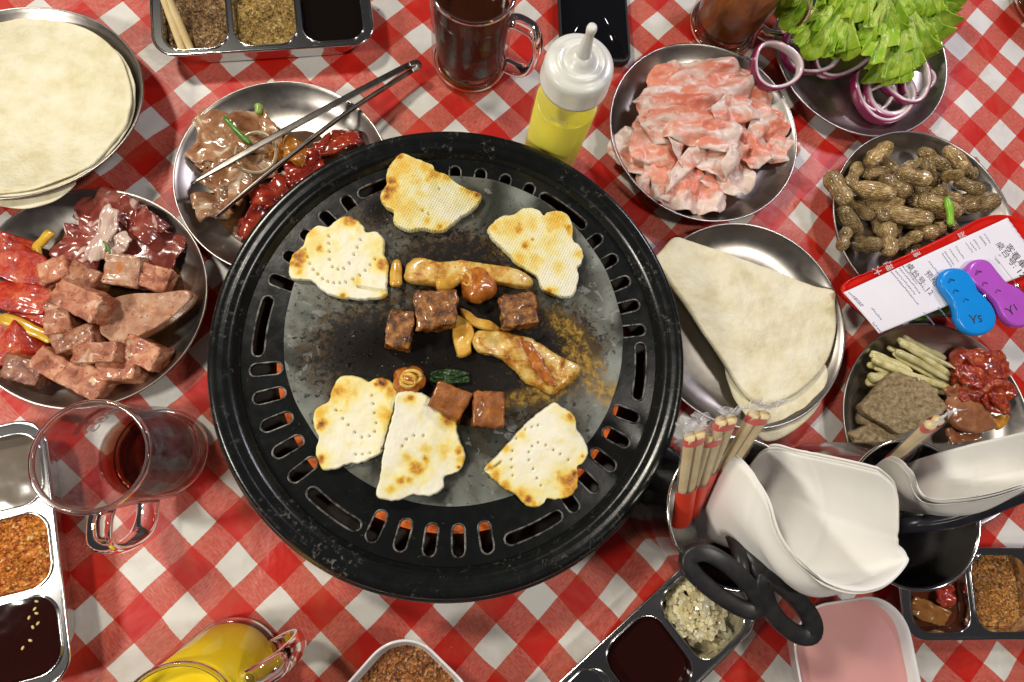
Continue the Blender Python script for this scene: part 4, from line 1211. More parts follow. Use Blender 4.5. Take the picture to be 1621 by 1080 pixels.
def lettuce(label, p0, p1, z0, z1, W, seed):
    """a fan shaped leaf with a crinkled, ruffled margin, from its base at p0 toward p1"""
    a, b_ = P3(*p0, z0), P3(*p1, z1)
    d = b_ - a
    L = np.linalg.norm(d)
    t = d / L
    s = np.cross((0, 0, 1), t)
    s /= np.linalg.norm(s)
    nrm = np.cross(t, s)
    r = np.random.default_rng(seed)
    ph = r.random(6) * 6.28
    nu, nv = 60, 320
    half = 1.15 * W / 3.6
    rho, th = np.meshgrid(np.linspace(.08, 1, nu), np.linspace(-half, half, nv), indexing='ij')
    q = np.stack([np.cos(th) * 2.2, np.sin(th) * 2.2, rho * 1.2 + seed], -1)
    mod = .75 + .45 * fbm(q, seed, 2)
    e = rho ** 3.0
    n1 = 11 + seed % 4
    a1 = n1 * th * mod + ph[0] + 1.2 * rho
    a2 = 2.3 * n1 * th + ph[1] + 2.0 * rho + .8 * np.sin(a1)
    up_ = e * (.70 * np.sin(a1) + .48 * np.sin(a2) * rho ** 2) + .34 * fbm(q * 2.6, seed + 3, 4) * (.3 + rho) + .9 * rho * (1 - rho) * np.cos(th)
    out = .10 * e * np.cos(a1 * .5 + ph[3]) + .16 * rho ** 4 * fbm(q * 7, seed + 8, 3)
    sid = .42 * e * np.cos(a1) + .26 * e * np.cos(a2)
    R_ = L * rho * (1 + .08 * np.sin(3 * th + ph[5])) + out
    X_ = R_ * np.cos(th * .95)
    S_ = R_ * np.sin(th * .95) + sid * np.cos(th)
    G = a + X_[..., None] * t + S_[..., None] * s + up_[..., None] * nrm
    G[..., 2] -= .5 * rho ** 2
    G[..., 2] = np.maximum(G[..., 2], .6)
    c = G.reshape(-1, 3).mean(0)
    V, Fc = sheet(G - (c[0], c[1], 0), .04)
    fr = np.tile(np.clip(rho ** 2, 0, 1).reshape(-1), 2)
    rb = np.tile((np.exp(-(th / .05) ** 2) * (1 - rho) + .35 * np.exp(-((np.abs(th) - .5 * rho) / .03) ** 2) * (1 - rho)).reshape(-1), 2)
    o = mk('lettuce_leaf', V, Fc, LETT, loc=(c[0], c[1], 0), attrs={'frill': fr, 'rib': np.clip(rb, 0, 1)})
    return tag(o, label, 'lettuce', 'lettuce leaves on the upper right plate')
for args in (('lettuce leaf curling down over the right of the onion rings', (1425, -10), (1458, 105), 6.4, 4.6, 3.7, 171),
             ('lettuce leaf hanging lowest over the onion on the right', (1425, 20), (1438, 122), 5.4, 3.6, 2.6, 172),
             ('outermost right lettuce leaf above the checked cloth', (1425, -60), (1492, 55), 6.6, 5.0, 3.8, 173),
             ('left lettuce leaf behind the amber beer mug', (1340, -20), (1262, 50), 6.0, 4.4, 3.4, 174),
             ('dark frilled lettuce leaf in the middle above the onions', (1345, -30), (1352, 72), 6.4, 4.8, 3.9, 175),
             ('lettuce leaf covering the left onion rings', (1330, -10), (1302, 82), 5.8, 4.2, 3.2, 176),
             ('bright central lettuce leaf uppermost in the bunch', (1380, -80), (1395, 35), 8.0, 6.4, 4.0, 177),
             ('pale lettuce leaf at the top edge of the picture', (1310, -70), (1285, 18), 7.2, 5.8, 3.6, 178),
             ('yellow green lettuce leaf at the top right', (1450, -80), (1478, 15), 8.0, 6.6, 3.8, 179),
             ('small bright lettuce leaf between the two bunches', (1400, -10), (1402, 62), 7.2, 5.6, 2.4, 180)):
    lettuce(*args)
def onion_mat():
    b = NB('red_onion')
    c = b.ramp(b.attr('skin'), [(0.40, (0.74, 0.66, 0.66)), (0.62, (0.52, 0.24, 0.38)), (0.85, (0.24, 0.018, 0.085))])
    b.set('Base Color', c)
    b.set('Roughness', .18)
    b.set('Coat Weight', .4)
    b.set('Subsurface Weight', .15)
    b.set('Subsurface Scale', .3 * U)
    b.bump(b.noise(b.cm(), 1.5, 4), .2, .08)
    return b.m
ONION = onion_mat()
def ring(label, px, py, z, a, b_, rz, tilt, tax, h=.55, w=.16, seed=0, twist=.25):
    t = np.linspace(0, 2 * pi, 72, endpoint=False)
    p = np.stack([a * np.cos(t), b_ * np.sin(t), twist * np.sin(2 * t + seed)], 1)
    p[:, :2] *= (1 + .04 * np.sin(3 * t + seed))[:, None]
    V, Fc = sweep(p, w, 12, True, ry=h / 2, square=True)
    cen = np.repeat(p, 12, 0)
    rad = cen.copy()
    rad[:, 2] = 0
    rad /= np.linalg.norm(rad, axis=1)[:, None]
    skin = np.clip(.5 + .5 * np.sum((V - cen) * rad, 1) / w, 0, 1)
    V = rot3(rotz(V, rz), (cos(radians(tax)), sin(radians(tax)), 0), tilt)
    V[:, 2] -= V[:, 2].min()
    q = P(px, py, z + V[:, 2].max() / 2)
    o = mk('onion_ring', V, Fc, ONION, loc=(q[0], q[1], z), attrs={'skin': skin})
    return tag(o, label, 'onion ring', 'purple onion rings under the lettuce')
ring('light purple onion ring hanging over the plate edge toward the raw meat', 1226, 106, 1.9, 2.6, 2.2, -15, 16, 0, 1.0, .24, 1, .15)
ring('purple onion ring behind the mug handle', 1282, 76, 1.2, 3.2, 2.5, -10, 20, 10, 1.0, .24, 2)
ring('wide dark onion ring below the middle lettuce leaf', 1330, 78, .9, 3.3, 2.8, 25, 20, -10, 1.1, .24, 3)
ring('long purple onion ring looping out from under the right lettuce', 1425, 112, 1.3, 3.9, 2.2, -48, 22, -40, 1.1, .25, 4)
ring('large lower onion ring near the plate rim', 1396, 146, .35, 3.5, 2.8, -50, 12, -35, 1.2, .26, 5, .15)
ring('white inner onion ring nested in the large lower ring', 1402, 150, .3, 2.7, 2.1, -50, 10, -35, 1.1, .4, 6, .1)
ring('smallest onion ring inside the nested rings', 1392, 154, .5, 1.6, 1.2, 30, 25, -35, .8, .2, 7)
ring('onion ring end peeking out right of the lettuce', 1446, 130, .8, 1.8, 1.5, 10, 20, 0, .9, .2, 8)

# ------------------------------------------------------------------ peanuts
def peanut_mat():
    b = NB('boiled_peanut_shell')
    vec = b.cm()
    oi = b.n('ShaderNodeObjectInfo')
    c = b.ramp(b.noise(vec, .9, 6, .65), [(0.28, (0.07, 0.042, 0.014)), (0.5, (0.28, 0.185, 0.075)), (0.72, (0.56, 0.42, 0.22))])
    hs = b.n('ShaderNodeHueSaturation')
    b.l(b.math('MULTIPLY_ADD', oi.outputs['Random'], 1.1, .75), hs.inputs['Value'])
    b.l(c, hs.inputs['Color'])
    b.set('Base Color', hs.outputs[0])
    b.set('Roughness', .25)
    b.set('Coat Weight', .35)
    mp = b.n('ShaderNodeMapping')
    mp.inputs['Scale'].default_value = (.55, 1.6, 1.6)
    b.l(vec, mp.inputs[0])
    v = b.voro(mp.outputs[0], 2.4, 'DISTANCE_TO_EDGE')
    b.bump(b.math('MINIMUM', v, .22), 1.0, .5)
    return b.m
PNUT = peanut_mat()
pm = []
for s in range(6):
    n, seg = 26, 18
    t = np.linspace(0, 1, n)
    L = 3.4 + .25 * s
    waist = (.70, .80, .62, .9, .76, .98)[s]
    r = np.sqrt(np.clip(1 - (2 * t - 1) ** 2, 0, 1)) ** .75 * (1 - (1 - waist) * np.exp(-((t - .5) / .16) ** 2)) * .95
    bend = .22 * (s % 3 - 1) * (2 * t - 1) ** 2
    p = np.stack([(t - .5) * L, bend, 0 * t], 1)
    V, Fc = sweep(p, np.maximum(r, .03), seg)
    a = np.arctan2(V[:, 2], V[:, 1] - np.interp(V[:, 0], p[:, 0], p[:, 1]))
    nn = V - np.stack([V[:, 0], np.interp(V[:, 0], p[:, 0], p[:, 1]), 0 * a], 1)
    V = V + nn * (.055 * np.cos(a * 9) + .09 * fbm(V * 1.5, s, 3))[:, None]
    o = mk('peanut', V, Fc, PNUT)
    pm.append(o.data)
    bpy.data.objects.remove(o)
Zn = lambda x, y: (1300 + x / 4.697, 210 + y / 4.697)
GN = 'boiled peanuts heaped on the steel plate'
NUTL = 'wet brown boiled peanut in its shell among the heap'
nuts = [(425, 155, 38, 3.0, 1.15, 'large peanut uppermost against the rim of its plate'), (125, 415, -63, 2.6, 1.2, 'peanut leaning out over the left rim of its plate'), (235, 325, 60, 1.4, 1, 'rounded peanut just inside the left rim'), (410, 305, 8, 1.2, 1, NUTL), (500, 235, -40, 1.2, .8, NUTL), (395, 435, -8, 2.6, 1.1, 'smooth peanut lying level at the left of the heap'),
        (550, 395, -33, 2.4, 1.15, 'ridged slanting peanut right of the level smooth one'), (680, 330, -18, 3.2, 1.1, 'broad peanut with a highlight in the upper middle of the heap'), (700, 235, 20, 1.7, .9, 'peanut half hidden behind the broad highlighted one'), (800, 290, -60, 1.9, .9, 'steep peanut right of the broad highlighted one'), (835, 200, -35, 2.4, .95, 'peanut at the upper right below the plate rim'),
        (1010, 205, -45, 2.6, .9, 'pale yellow peanut pair at the right of the heap'), (970, 320, 75, 3.0, .85, 'round pale peanut standing on end'), (1100, 400, -45, 2.2, .9, 'pale pointed peanut below the round pale one'), (1110, 270, 60, 1.2, 1, NUTL), (475, 530, 8, 1.5, 1.1, 'dark peanut under the level smooth one'), (280, 560, -55, 1.0, .9, NUTL), (215, 660, -35, 1.6, 1.0, 'peanut lying above the small light one at lower left'),
        (170, 790, 70, 2.2, .85, 'small light peanut at the lower left rim'), (325, 830, 88, 2.2, 1.15, 'upright dark peanut above the red tray left end'), (490, 790, 65, 2.4, 1.3, 'long peanut leaning above the red tray'), (640, 625, -20, 2.2, 1.2, 'purplish shiny peanut at the centre below the big one'), (520, 620, 10, 1.4, .9, NUTL), (880, 555, -12, 3.0, 1.25, 'big peanut with the green pod lying on it'),
        (650, 800, 30, 2.2, .9, 'short peanut between the long one and the ridged one'), (830, 730, 22, 2.5, 1.1, 'deeply ridged peanut just above the red tray'), (930, 470, -15, 1.6, 1.0, NUTL), (1180, 525, 12, 1.3, 1.3, 'dark flat peanut at the right rim'), (760, 430, 15, 1.0, 1.0, NUTL), (640, 500, -30, .9, 1.0, NUTL), (700, 680, -10, 1.0, 1.0, NUTL), (780, 640, 40, .9, 1.0, NUTL), (560, 720, 80, .9, 1.0, NUTL), (420, 640, -70, .8, 1.0, NUTL), (880, 400, 60, 1.0, 1.0, NUTL), (1000, 560, 30, 1.0, 1.1, NUTL), (330, 490, 20, .8, 1, NUTL), (750, 870, 10, 1.2, 1, NUTL), (900, 650, -50, .9, 1, NUTL), (620, 440, 70, .8, 1, NUTL)]
for k, (x, y, rz, z, sc_, lb) in enumerate(nuts):
    q = P(*Zn(x, y), z)
    o = bpy.data.objects.new('peanut', pm[k % 6])
    COL.objects.link(o)
    o.location = (q[0] * U, q[1] * U, z * U)
    tz = 25 * sin(k * 2.3) if 'end' not in lb else 65
    if 'rim' in lb or 'level' in lb:
        tz = 0
    o.rotation_euler = (k * 1.1, radians(tz), radians(rz))
    o.scale = (sc_ * .93, sc_ * .86, sc_ * .86)
    tag(o, lb, 'peanut', GN)
POD = M('green_pod', [(0.3, (0.14, 0.40, 0.02)), (0.7, (0.28, 0.55, 0.05))], 1.0, rough=.3)
strip('bean_pod', 'bright green bean pod lying on the peanuts', 'pod', [Zn(930, 480), Zn(945, 530), Zn(958, 590), Zn(962, 690)], 4.2, [.25, .42, .32, .38], [.2, .3, .25, .25], POD, 181, n=24, amp=.02)
flap('green_leaf', 'green leaf showing under the receipt edge', 'leaf', 1475, 490, 1.2, 2.6, .9, 8, M('dark_green', [(0.3, (0.05, 0.20, 0.015)), (0.7, (0.16, 0.36, 0.03))], .8, rough=.35), 182, None, .25, 2, .06)

# ------------------------------------------------------------------ bamboo, spongy slices and red sauce
Zr = lambda x, y: (1340 + x / 5.399, 520 + y / 5.399)
BAMB = M('bamboo_strip', [(0.3, (0.44, 0.38, 0.13)), (0.5, (0.64, 0.58, 0.28)), (0.75, (0.78, 0.74, 0.46))], .9, 5, rough=.28, bump=.5, bscale=1.5, bdist=.1, stretch=(1, 1, 1), coat=.3, sss=.1, tint=.15)
GS = 'pale yellow strips on the right plate'
STL = 'pale yellow fibrous strip in the bundle on the right plate'
for k, (a, b_, z, w) in enumerate((((440, 90), (900, 330), 1.6, .34), ((455, 110), (890, 400), 2.2, .36), ((420, 190), (880, 440), 2.0, .34), ((400, 210), (880, 480), 1.4, .34), ((210, 205), (540, 340), 1.2, .34), ((200, 225), (560, 370), 1.6, .34), ((220, 260), (620, 420), 2.0, .36), ((180, 310), (420, 340), 1.0, .34), ((240, 340), (700, 440), 1.4, .34), ((190, 420), (420, 400), 1.4, .5), ((170, 460), (400, 470), 1.0, .45), ((540, 420), (890, 510), 2.1, .36), ((560, 470), (860, 550), 1.5, .34), ((350, 160), (700, 330), .9, .32), ((460, 140), (760, 280), .9, .32), ((600, 330), (900, 480), .9, .34), ((480, 70), (850, 260), .8, .34))):
    m = ((a[0] + b_[0]) / 2 + 8 * sin(k), (a[1] + b_[1]) / 2 + 10 * cos(k * 2))
    strip('yellow_strip', STL, 'strip', [Zr(*a), Zr(*m), Zr(*b_)], z, [w, w * 1.05, w * .9], [w * .7, w * .75, w * .6], BAMB, 190 + k, GS, .07, 22)
FIB = M('white_fibre', (.75, .70, .50), rough=.35)
strip('fibre', 'thin white fibre stretched from the strips to the red sauce', 'strip', [Zr(640, 190), Zr(800, 270), Zr(940, 350), Zr(1060, 410)], 2.9, [.06, .07, .06], [.06, .07, .06], FIB, 209, amp=0)
TRIPE = M('spongy_slice', [(0.3, (0.17, 0.115, 0.05)), (0.5, (0.34, 0.25, 0.13)), (0.72, (0.50, 0.40, 0.24))], 2.2, 8, rough=.4, bump=1.0, bscale=3.0, bdist=.35, spec=.4)
slab_px('spongy_slice', 'thick square grey brown spongy slice on the right plate', 'slice', [Zr(*q) for q in ((125, 675), (200, 590), (300, 460), (410, 370), (520, 400), (650, 440), (790, 600), (840, 690), (740, 760), (600, 850), (450, 905), (330, 830), (200, 755))], 1.5, .8, TRIPE, 210, None, 26, .1, 0, .07, 2.2, m=120, rag=.05, zf=lambda x, y: .05 * x)
slab_px('spongy_slice', 'lower spongy slice peeking out beneath the square one', 'slice', [Zr(*q) for q in ((25, 895), (100, 860), (230, 800), (400, 860), (460, 920), (400, 1000), (250, 1010), (110, 1005), (60, 950))], .7, .7, TRIPE, 211, None, 20, .1, 0, .07, 2.2, m=100, rag=.05)
slab_px('spongy_slice', 'hidden spongy slice behind the square slice left edge', 'slice', [Zr(*q) for q in ((105, 780), (170, 600), (260, 560), (300, 700), (260, 830), (160, 830))], .6, .7, TRIPE, 212, None, 16, .1, 0, .07, 2.2, m=80)
RSAUCE = M('red_chilli_sauce', [(0.3, (0.14, 0.008, 0.003)), (0.5, (0.34, 0.030, 0.006)), (0.75, (0.52, 0.11, 0.015))], 1.1, 7, rough=.12, bump=.9, bscale=2.6, bdist=.3, coat=.8, sss=.1)
V, Fc = ball(3.0, 3.3, 1.5, 70, 44, .55, .75, 213)
V[:, 2] = np.maximum(V[:, 2], -.5)
q = P(*Zr(1180, 430), 2.2)
hp = tag(mk('sauced_heap', V, Fc, RSAUCE, loc=(q[0], q[1], 1.4)), 'glossy red chilli sauced heap on the right plate', 'food')
for k, (x, y, a, b_, rz) in enumerate(((1230, 320, 2.0, 1.4, 10), (1050, 400, 1.6, 1.0, -30), (1330, 560, 1.5, 1.1, 40), (1060, 540, 1.4, .8, 15), (1280, 640, 1.5, .9, -10))):
    flap('sauced_piece', ('red sauced piece on top of the heap', 'red sauced piece at the left of the heap', 'red sauced piece at the right of the heap', 'red sauced piece next to the brown mushroom', 'red sauced piece lowest in the heap')[k], 'food', *Zr(x, y), 2.2 - .25 * (k > 1), a, b_, rz, RSAUCE, 214 + k, 'red sauced pieces on the right plate', .35, 2.0, .3)
BRM = M('brown_mushroom', [(0.3, (0.20, 0.065, 0.025)), (0.6, (0.36, 0.15, 0.07)), (0.8, (0.50, 0.26, 0.14))], .7, 6, rough=.14, bump=.3, bscale=1.5, bdist=.1, coat=.8, sss=.15)
slab_px('fan_mushroom', 'shiny brown fan shaped mushroom slice above the napkin', 'mushroom', [Zr(*q) for q in ((860, 620), (930, 560), (1000, 575), (1080, 620), (1150, 640), (1220, 720), (1285, 830), (1230, 880), (1090, 900), (960, 860), (890, 790), (850, 700))], 1.8, .6, BRM, 220, None, 20, .25, .25, .1, .8)
slab_px('pickle_slice', 'small yellow brown pickle right of the brown mushroom', 'pickle', [Zr(*q) for q in ((1250, 760), (1320, 740), (1385, 735), (1380, 800), (1310, 870), (1270, 830))], 1.2, .5, SAUCY, 221, None, 12, .2, .1, .08, 1)
flap('mushroom_piece', 'pinkish mushroom piece left of the brown mushroom', 'mushroom', *Zr(960, 530), 1.8, 1.2, .7, 20, BRM, 222, None, .3, 2, .3)
flap('mushroom_piece', 'brown mushroom piece half hidden behind the napkin', 'mushroom', *Zr(1000, 900), 1.0, 1.8, .8, 8, BRM, 223, None, .3, 2, .3)

# ------------------------------------------------------------------ three-compartment condiment trays
def heap(loop, z0, hgt, seed, amp, ns, n=34, dome=1.0, rough_oct=3):
    """fill of a well: loop (m,2), edge at z0, heaped in the middle"""
    c = loop.mean(0)
    loops = []
    for s in np.linspace(1, .03, n):
        q = c + (loop - c) * s
        z = z0 + hgt * (1 - s * s) * dome + amp * fbm(q * ns, seed, rough_oct, .6) * min(1, (1 - s) * 8 + .15)
        loops.append(np.concatenate([q, z[:, None]], 1))
    return loft(loops, False, True)
def tray(label, x, y, rz, fills, L=20.2, W=7.7, h=2.3):
    t = thing('condiment_tray', label, 'tray', (x, y, 0.02), rz, 'steel condiment trays')
    out = rrect(L, W, 2.1, 10)
    cw = (L - 1.3) / 3
    wells = []
    for k in range(3):
        w = rrect(cw - .48, W - .95, 1.7, 9)
        w[:, 0] += (k - 1) * cw * 1.005
        wells.append(w)
    curve_fill('top_plate', [out] + wells, h - .06, .03, .0, STEEL_BRIGHT, t)
    rim = resample(lift(out, h), 140, True)
    mk('rolled_rim', *sweep(rim, .13, 8, True), STEEL_BRIGHT, t)
    m = 120
    o2 = resample(out, m, True)
    sk = [lift(o2, h - .05), lift(o2 * .95, h * .80), lift(o2 * .88, h * .45), lift(o2 * .80, .12), lift(o2 * .78, .0)]
    mk('outer_wall', *loft(sk[::-1], True, False), STEEL_BRIGHT, t)
    for k, w in enumerate(wells):
        w2 = resample(w, 80, True)
        c = w2.mean(0)
        wl = mk('well', *loft([lift(c + (w2 - c) * 1.0, h), lift(c + (w2 - c) * .985, h - .12), lift(c + (w2 - c) * .95, h * .6), lift(c + (w2 - c) * .86, .55), lift(c + (w2 - c) * .72, .35)], False, True), STEEL_BRIGHT, t)
        mk('well_lip', *sweep(lift(resample(w, 90, True), h + .01), .085, 6, True), STEEL_BRIGHT, wl)
    for k, mat, lev, hgt, kind, nm, lab in fills:
        w2 = resample(wells[k], 130, True)
        c = w2.mean(0)
        s = .95 + .045 * (lev - h * .6) / (h * .4)
        lp = c + (w2 - c) * (s - .012)
        lo = t.location
        if kind == 'liquid':
            V, Fc = heap(lp, lev, hgt, 300 + k, .015, .5, 16)
        else:
            V, Fc = heap(lp, lev, hgt, 300 + k + int(abs(x)), .22, 2.0, 60, 1, 4)
        ob = mk(nm, V, Fc, mat, None)
        ob.location = lo
        ob.rotation_euler.z = radians(rz)
        tag(ob, lab, 'sauce' if kind == 'liquid' else 'spice')
        if kind == 'grain':
            rr = np.ptp(lp, axis=0)
            def gen(r, c=c, rr=rr, lev=lev, hgt=hgt):
                while True:
                    p = (r.random(2) - .5) * 2
                    if abs(p[0]) ** 4 + abs(p[1]) ** 4 < .8:
                        break
                return np.array([c[0] + p[0] * rr[0] / 2 * .98, c[1] + p[1] * rr[1] / 2 * .98, lev + hgt * (1 - max(abs(p)) ** 2) + .06])
            cb = crumbs('grains', 700, gen, .05, .16, mat, ob, seed=40 + k)
            cb['kind'] = 'stuff'
    return t
def spice(name, stops, spk):
    b = NB(name)
    vec = b.cm()
    v = b.n('ShaderNodeTexVoronoi')
    v.inputs['Scale'].default_value = 6.0
    b.l(vec, v.inputs['Vector'])
    sp = b.n('ShaderNodeSeparateColor')
    b.l(v.outputs['Color'], sp.inputs[0])
    f = b.math('ADD', b.math('MULTIPLY', sp.outputs[0], .55), b.math('MULTIPLY', b.noise(vec, .5, 3), .45))
    c = b.ramp(f, stops)
    c = b.mix(b.math('GREATER_THAN', sp.outputs[1], .93), c, spk)
    b.set('Base Color', c)
    b.set('Roughness', .6)
    b.bump(v.outputs['Distance'], .7, .1)
    return b.m
SP_BROWN = spice('cumin_powder', [(0.25, (0.085, 0.04, 0.013)), (0.5, (0.20, 0.105, 0.034)), (0.75, (0.34, 0.20, 0.07))], (0.48, 0.34, 0.16))
SP_YELL = spice('bean_powder', [(0.25, (0.13, 0.07, 0.012)), (0.5, (0.30, 0.18, 0.035)), (0.75, (0.44, 0.29, 0.07))], (0.52, 0.40, 0.16))
SP_CHILI = spice('chilli_powder', [(0.25, (0.26, 0.045, 0.003)), (0.5, (0.56, 0.15, 0.010)), (0.75, (0.70, 0.29, 0.022))], (0.72, 0.50, 0.20))
SP_DARK = spice('dark_chilli', [(0.25, (0.07, 0.016, 0.003)), (0.5, (0.22, 0.065, 0.009)), (0.75, (0.40, 0.15, 0.022))], (0.45, 0.25, 0.09))
SP_MIX = spice('pepper_mix', [(0.25, (0.07, 0.05, 0.012)), (0.5, (0.34, 0.12, 0.02)), (0.75, (0.58, 0.24, 0.03))], (0.60, 0.40, 0.15))
SOY = M('soy_sauce', (.006, .004, .003), rough=.05, spec=.5)
DSAU = M('dark_red_sauce', (.020, .004, .003), rough=.06, spec=.5)
GSAU = M('grey_sauce', (.16, .13, .10), rough=.12, spec=.5)
KIM = M('brown_pickle_sauce', (.09, .025, .010), rough=.06, spec=.5, trans=.0)
tray('steel condiment tray with two brown powders and soy sauce at the top', -18.9, 40.3, 9, [(0, SP_BROWN, 1.5, .35, 'grain', 'brown_powder', 'coarse brown powder under the chopsticks in the top tray'), (1, SP_YELL, 1.45, .5, 'grain', 'yellow_powder', 'yellowish brown powder in the middle of the top tray'), (2, SOY, 1.75, 0, 'liquid', 'soy_sauce', 'black soy sauce at the right of the top tray')])
tray('steel condiment tray cut by the left picture edge', -34.3, -9.0, 104, [(2, GSAU, 1.2, 0, 'liquid', 'grey_sauce', 'thin grey brown sauce in the left tray upper well'), (1, SP_CHILI, 1.75, .55, 'grain', 'chilli_powder', 'bright orange chilli powder in the left tray'), (0, DSAU, 1.85, 0, 'liquid', 'dark_sauce', 'dark red brown sauce in the left tray lower well')])
GAR = M('minced_garlic', [(0.3, (0.62, 0.50, 0.22)), (0.6, (0.80, 0.74, 0.50)), (0.8, (0.86, 0.84, 0.70))], .8, 5, rough=.3, coat=.4, sss=.2)
TB = (16.8, -18.6)
tray('steel condiment tray with minced garlic below the grill', TB[0], TB[1], 38, [(1, DSAU, 1.7, 0, 'liquid', 'dark_sauce', 'dark red sauce beside the minced garlic')])
gc = rotz(np.array([[6.33, 0.0]]), 38)[0] + TB
gv = []
r = np.random.default_rng(8)
for k in range(460):
    a, q = r.random() * 2 * pi, r.random() ** .5
    s = .16 + .22 * r.random()
    v, f = rbox(s, s * (.6 + .5 * r.random()), s * (.5 + .5 * r.random()), s * .25, 3, s * .25, 4, k)
    v = rot3(rotz(v, r.random() * 360), (r.random(), r.random(), .2), r.random() * 90)
    gv.append((v + (2.5 * q * cos(a), 2.8 * q * sin(a) * .95, .45 + 1.9 * (1 - q * q * .8) * r.random() ** .5 + .35 * (1 - q)), f))
g = mk('minced_garlic', *join(*gv), GAR, loc=(gc[0], gc[1], .15), smooth=False, rz=38)
tag(g, 'heap of minced garlic in the tray below the scissors', 'garlic', kind='stuff')
tray('steel condiment tray at the lower right beneath the second cup', 50.6, -14.0, -1.5, [(0, KIM, 1.3, 0, 'liquid', 'pickle_sauce', 'brown pickle sauce in the lower right tray'), (1, SP_MIX, 1.3, .5, 'grain', 'pepper_mix', 'orange and green pepper mix in the lower right tray'), (2, SP_DARK, 1.3, .2, 'grain', 'dark_powder', 'dark powder at the far right of the lower right tray')])
PICK = M('brown_pickle', [(0.3, (0.22, 0.075, 0.015)), (0.7, (0.42, 0.19, 0.05))], .7, rough=.15, coat=.7, bump=.3)
flap('pickle', 'flat brown pickle in the lower right tray', 'pickle', 1470, 968, 1.3, 2.0, .9, -25, PICK, 231, None, .2, 1.5, .3)
flap('pickle', 'reddish pickle lump at the top of the lower right tray', 'pickle', 1497, 940, 1.3, 1.0, .8, 60, REDM, 232, None, .35, 2, .3)
SEED = M('sesame_seed', (.70, .50, .20), rough=.4)
def sesame(label, ps, z):
    for a, b_ in ps:
        V, Fc = ball(.17, .10, .06, 8, 6)
        q = P(a, b_, z)
        tag(mk('sesame_seed', rotz(V, a * 37 % 180), Fc, SEED, loc=(q[0], q[1], z)), label, 'seed', 'sesame seeds floating in the dark sauce')
sesame('pale sesame seed floating in the left tray dark sauce', [(55, 964), (46, 978), (60, 987), (58, 971), (52, 993), (48, 1014), (36, 1026), (58, 952)], 1.92)

# ------------------------------------------------------------------ glass mugs
def mug(label, x, y, H, R, ha, level, liq, liqname, liqlabel, print_phi=None, bottom=1.1):
    t = thing('glass_mug', label, 'mug', (x, y, .02), 0, 'glass beer mugs')
    pr = [(0, .12), (R * .75, .10), (R * .93, 0), (R * .985, .15), (R, .5), (R, 1.2), (R * .985, H * .5), (R, H - .25), (R - .03, H - .06), (R - .14, H), (R - .26, H - .08), (R - .31, H - .4), (R - .36, H * .5), (R - .42, bottom + .8), (R - .6, bottom + .3), (R - 1.0, bottom), (0, bottom - .05)]
    gb = mk('glass_body', *lathe(pr, 72), FROST if liq is TEA else THIN, t)
    mk('rim', *sweep(lift(circle(R - .14, 72), H - .08), .19, 10, True), GLASS, gb)
    mk('foot', *sweep(lift(circle(R - .45, 72), .42), .38, 10, True), GLOWGLASS if liq in (AMBER, BEER) else GLASS, t)
    z0, z1 = H * .20, H * .78
    d = 2.9
    p = np.array([(R - .1, 0, z1 + .1), (R + .8, 0, z1 + .35), (R + d * .8, 0, z1 - .1), (R + d, 0, (z0 + z1) / 2 + .6), (R + d * .85, 0, z0 + .9), (R + d * .45, 0, z0 - .1), (R - .1, 0, z0 - .1)])
    V, Fc = sweep(smooth_path(p, 44), .85, 16, ry=.42, up=(0, 1, 0), square=True)
    V2, F2 = sweep(smooth_path(p, 44), .42, 16, ry=.85, up=(0, 1, 0), square=False)
    mk('handle', rotz(V2, ha), F2, GLASS, t)
    if liq is not None:
        if liqname == 'juice':
            bottom = .55
            R = R + .22
        lp = [(0, bottom - .03), (R - 1.02, bottom + .02), (R - .61, bottom + .31), (R - .43, bottom + .8), (R - .40, max(level, bottom + .9)), (R - .5, level), (0, level)]
        lq = mk(liqname, *lathe(lp, 72), liq, None)
        lq.location = t.location
        tag(lq, liqlabel, 'drink')
    if print_phi is not None:
        phi, zc = print_phi
        text_mesh('print', 'V003', 1.75, WHITE_PRINT, gb, wrap=(R, phi, zc, 0), bold=.03)
        st = []
        n = 30
        for zz in (-.33, .33):
            a = np.linspace(-.52, .52, n)
            st.append(np.stack([(R + .012) * np.cos(radians(phi) + a), (R + .012) * np.sin(radians(phi) + a), zc + 1.75 + zz - .5 * a ** 2], 1))
        V = np.vstack(st)
        mk('print_banner', V, [(k, k + 1, n + k + 1, n + k) for k in range(n - 1)], RED_PRINT, gb)
        text_mesh('print', 'DALI BEER', .6, WHITE_PRINT, gb, wrap=(R + .02, phi, zc + 1.75, -.035), bold=.005)
    return t
TEAX, TEAY = -24.6, -1.2
mug('empty looking glass mug with a little brown tea left of the grill', TEAX, TEAY, 9.6, 3.85, -88, 3.0, TEA, 'tea', 'shallow brown tea at the bottom of the left mug', (128, 4.2))
mug('glass mug of yellow juice at the lower left', -17.4, -18.3, 9.6, 3.95, 26, 8.6, M('yellow_juice', [(0.3, (0.84, 0.58, 0.010)), (0.7, (0.90, 0.66, 0.018))], .3, rough=.45, spec=.15, sss=.1), 'juice', 'opaque yellow juice filling the lower left mug')
mug('glass mug of dark beer at the top behind the grill', 1.0, 38.6, 9.6, 3.85, -22, 7.3, BEER, 'beer', 'dark brown beer in the top mug', (118, 6.2))
mug('glass mug of amber beer beside the lettuce', 28.9, 45.2, 9.6, 3.85, -25, 7.6, AMBER, 'beer', 'amber beer in the mug beside the lettuce')
mug('glass cut by the top right picture corner', 70.4, 52.5, 9.6, 3.85, 60, 7.0, AMBER, 'beer', 'amber drink in the corner glass')

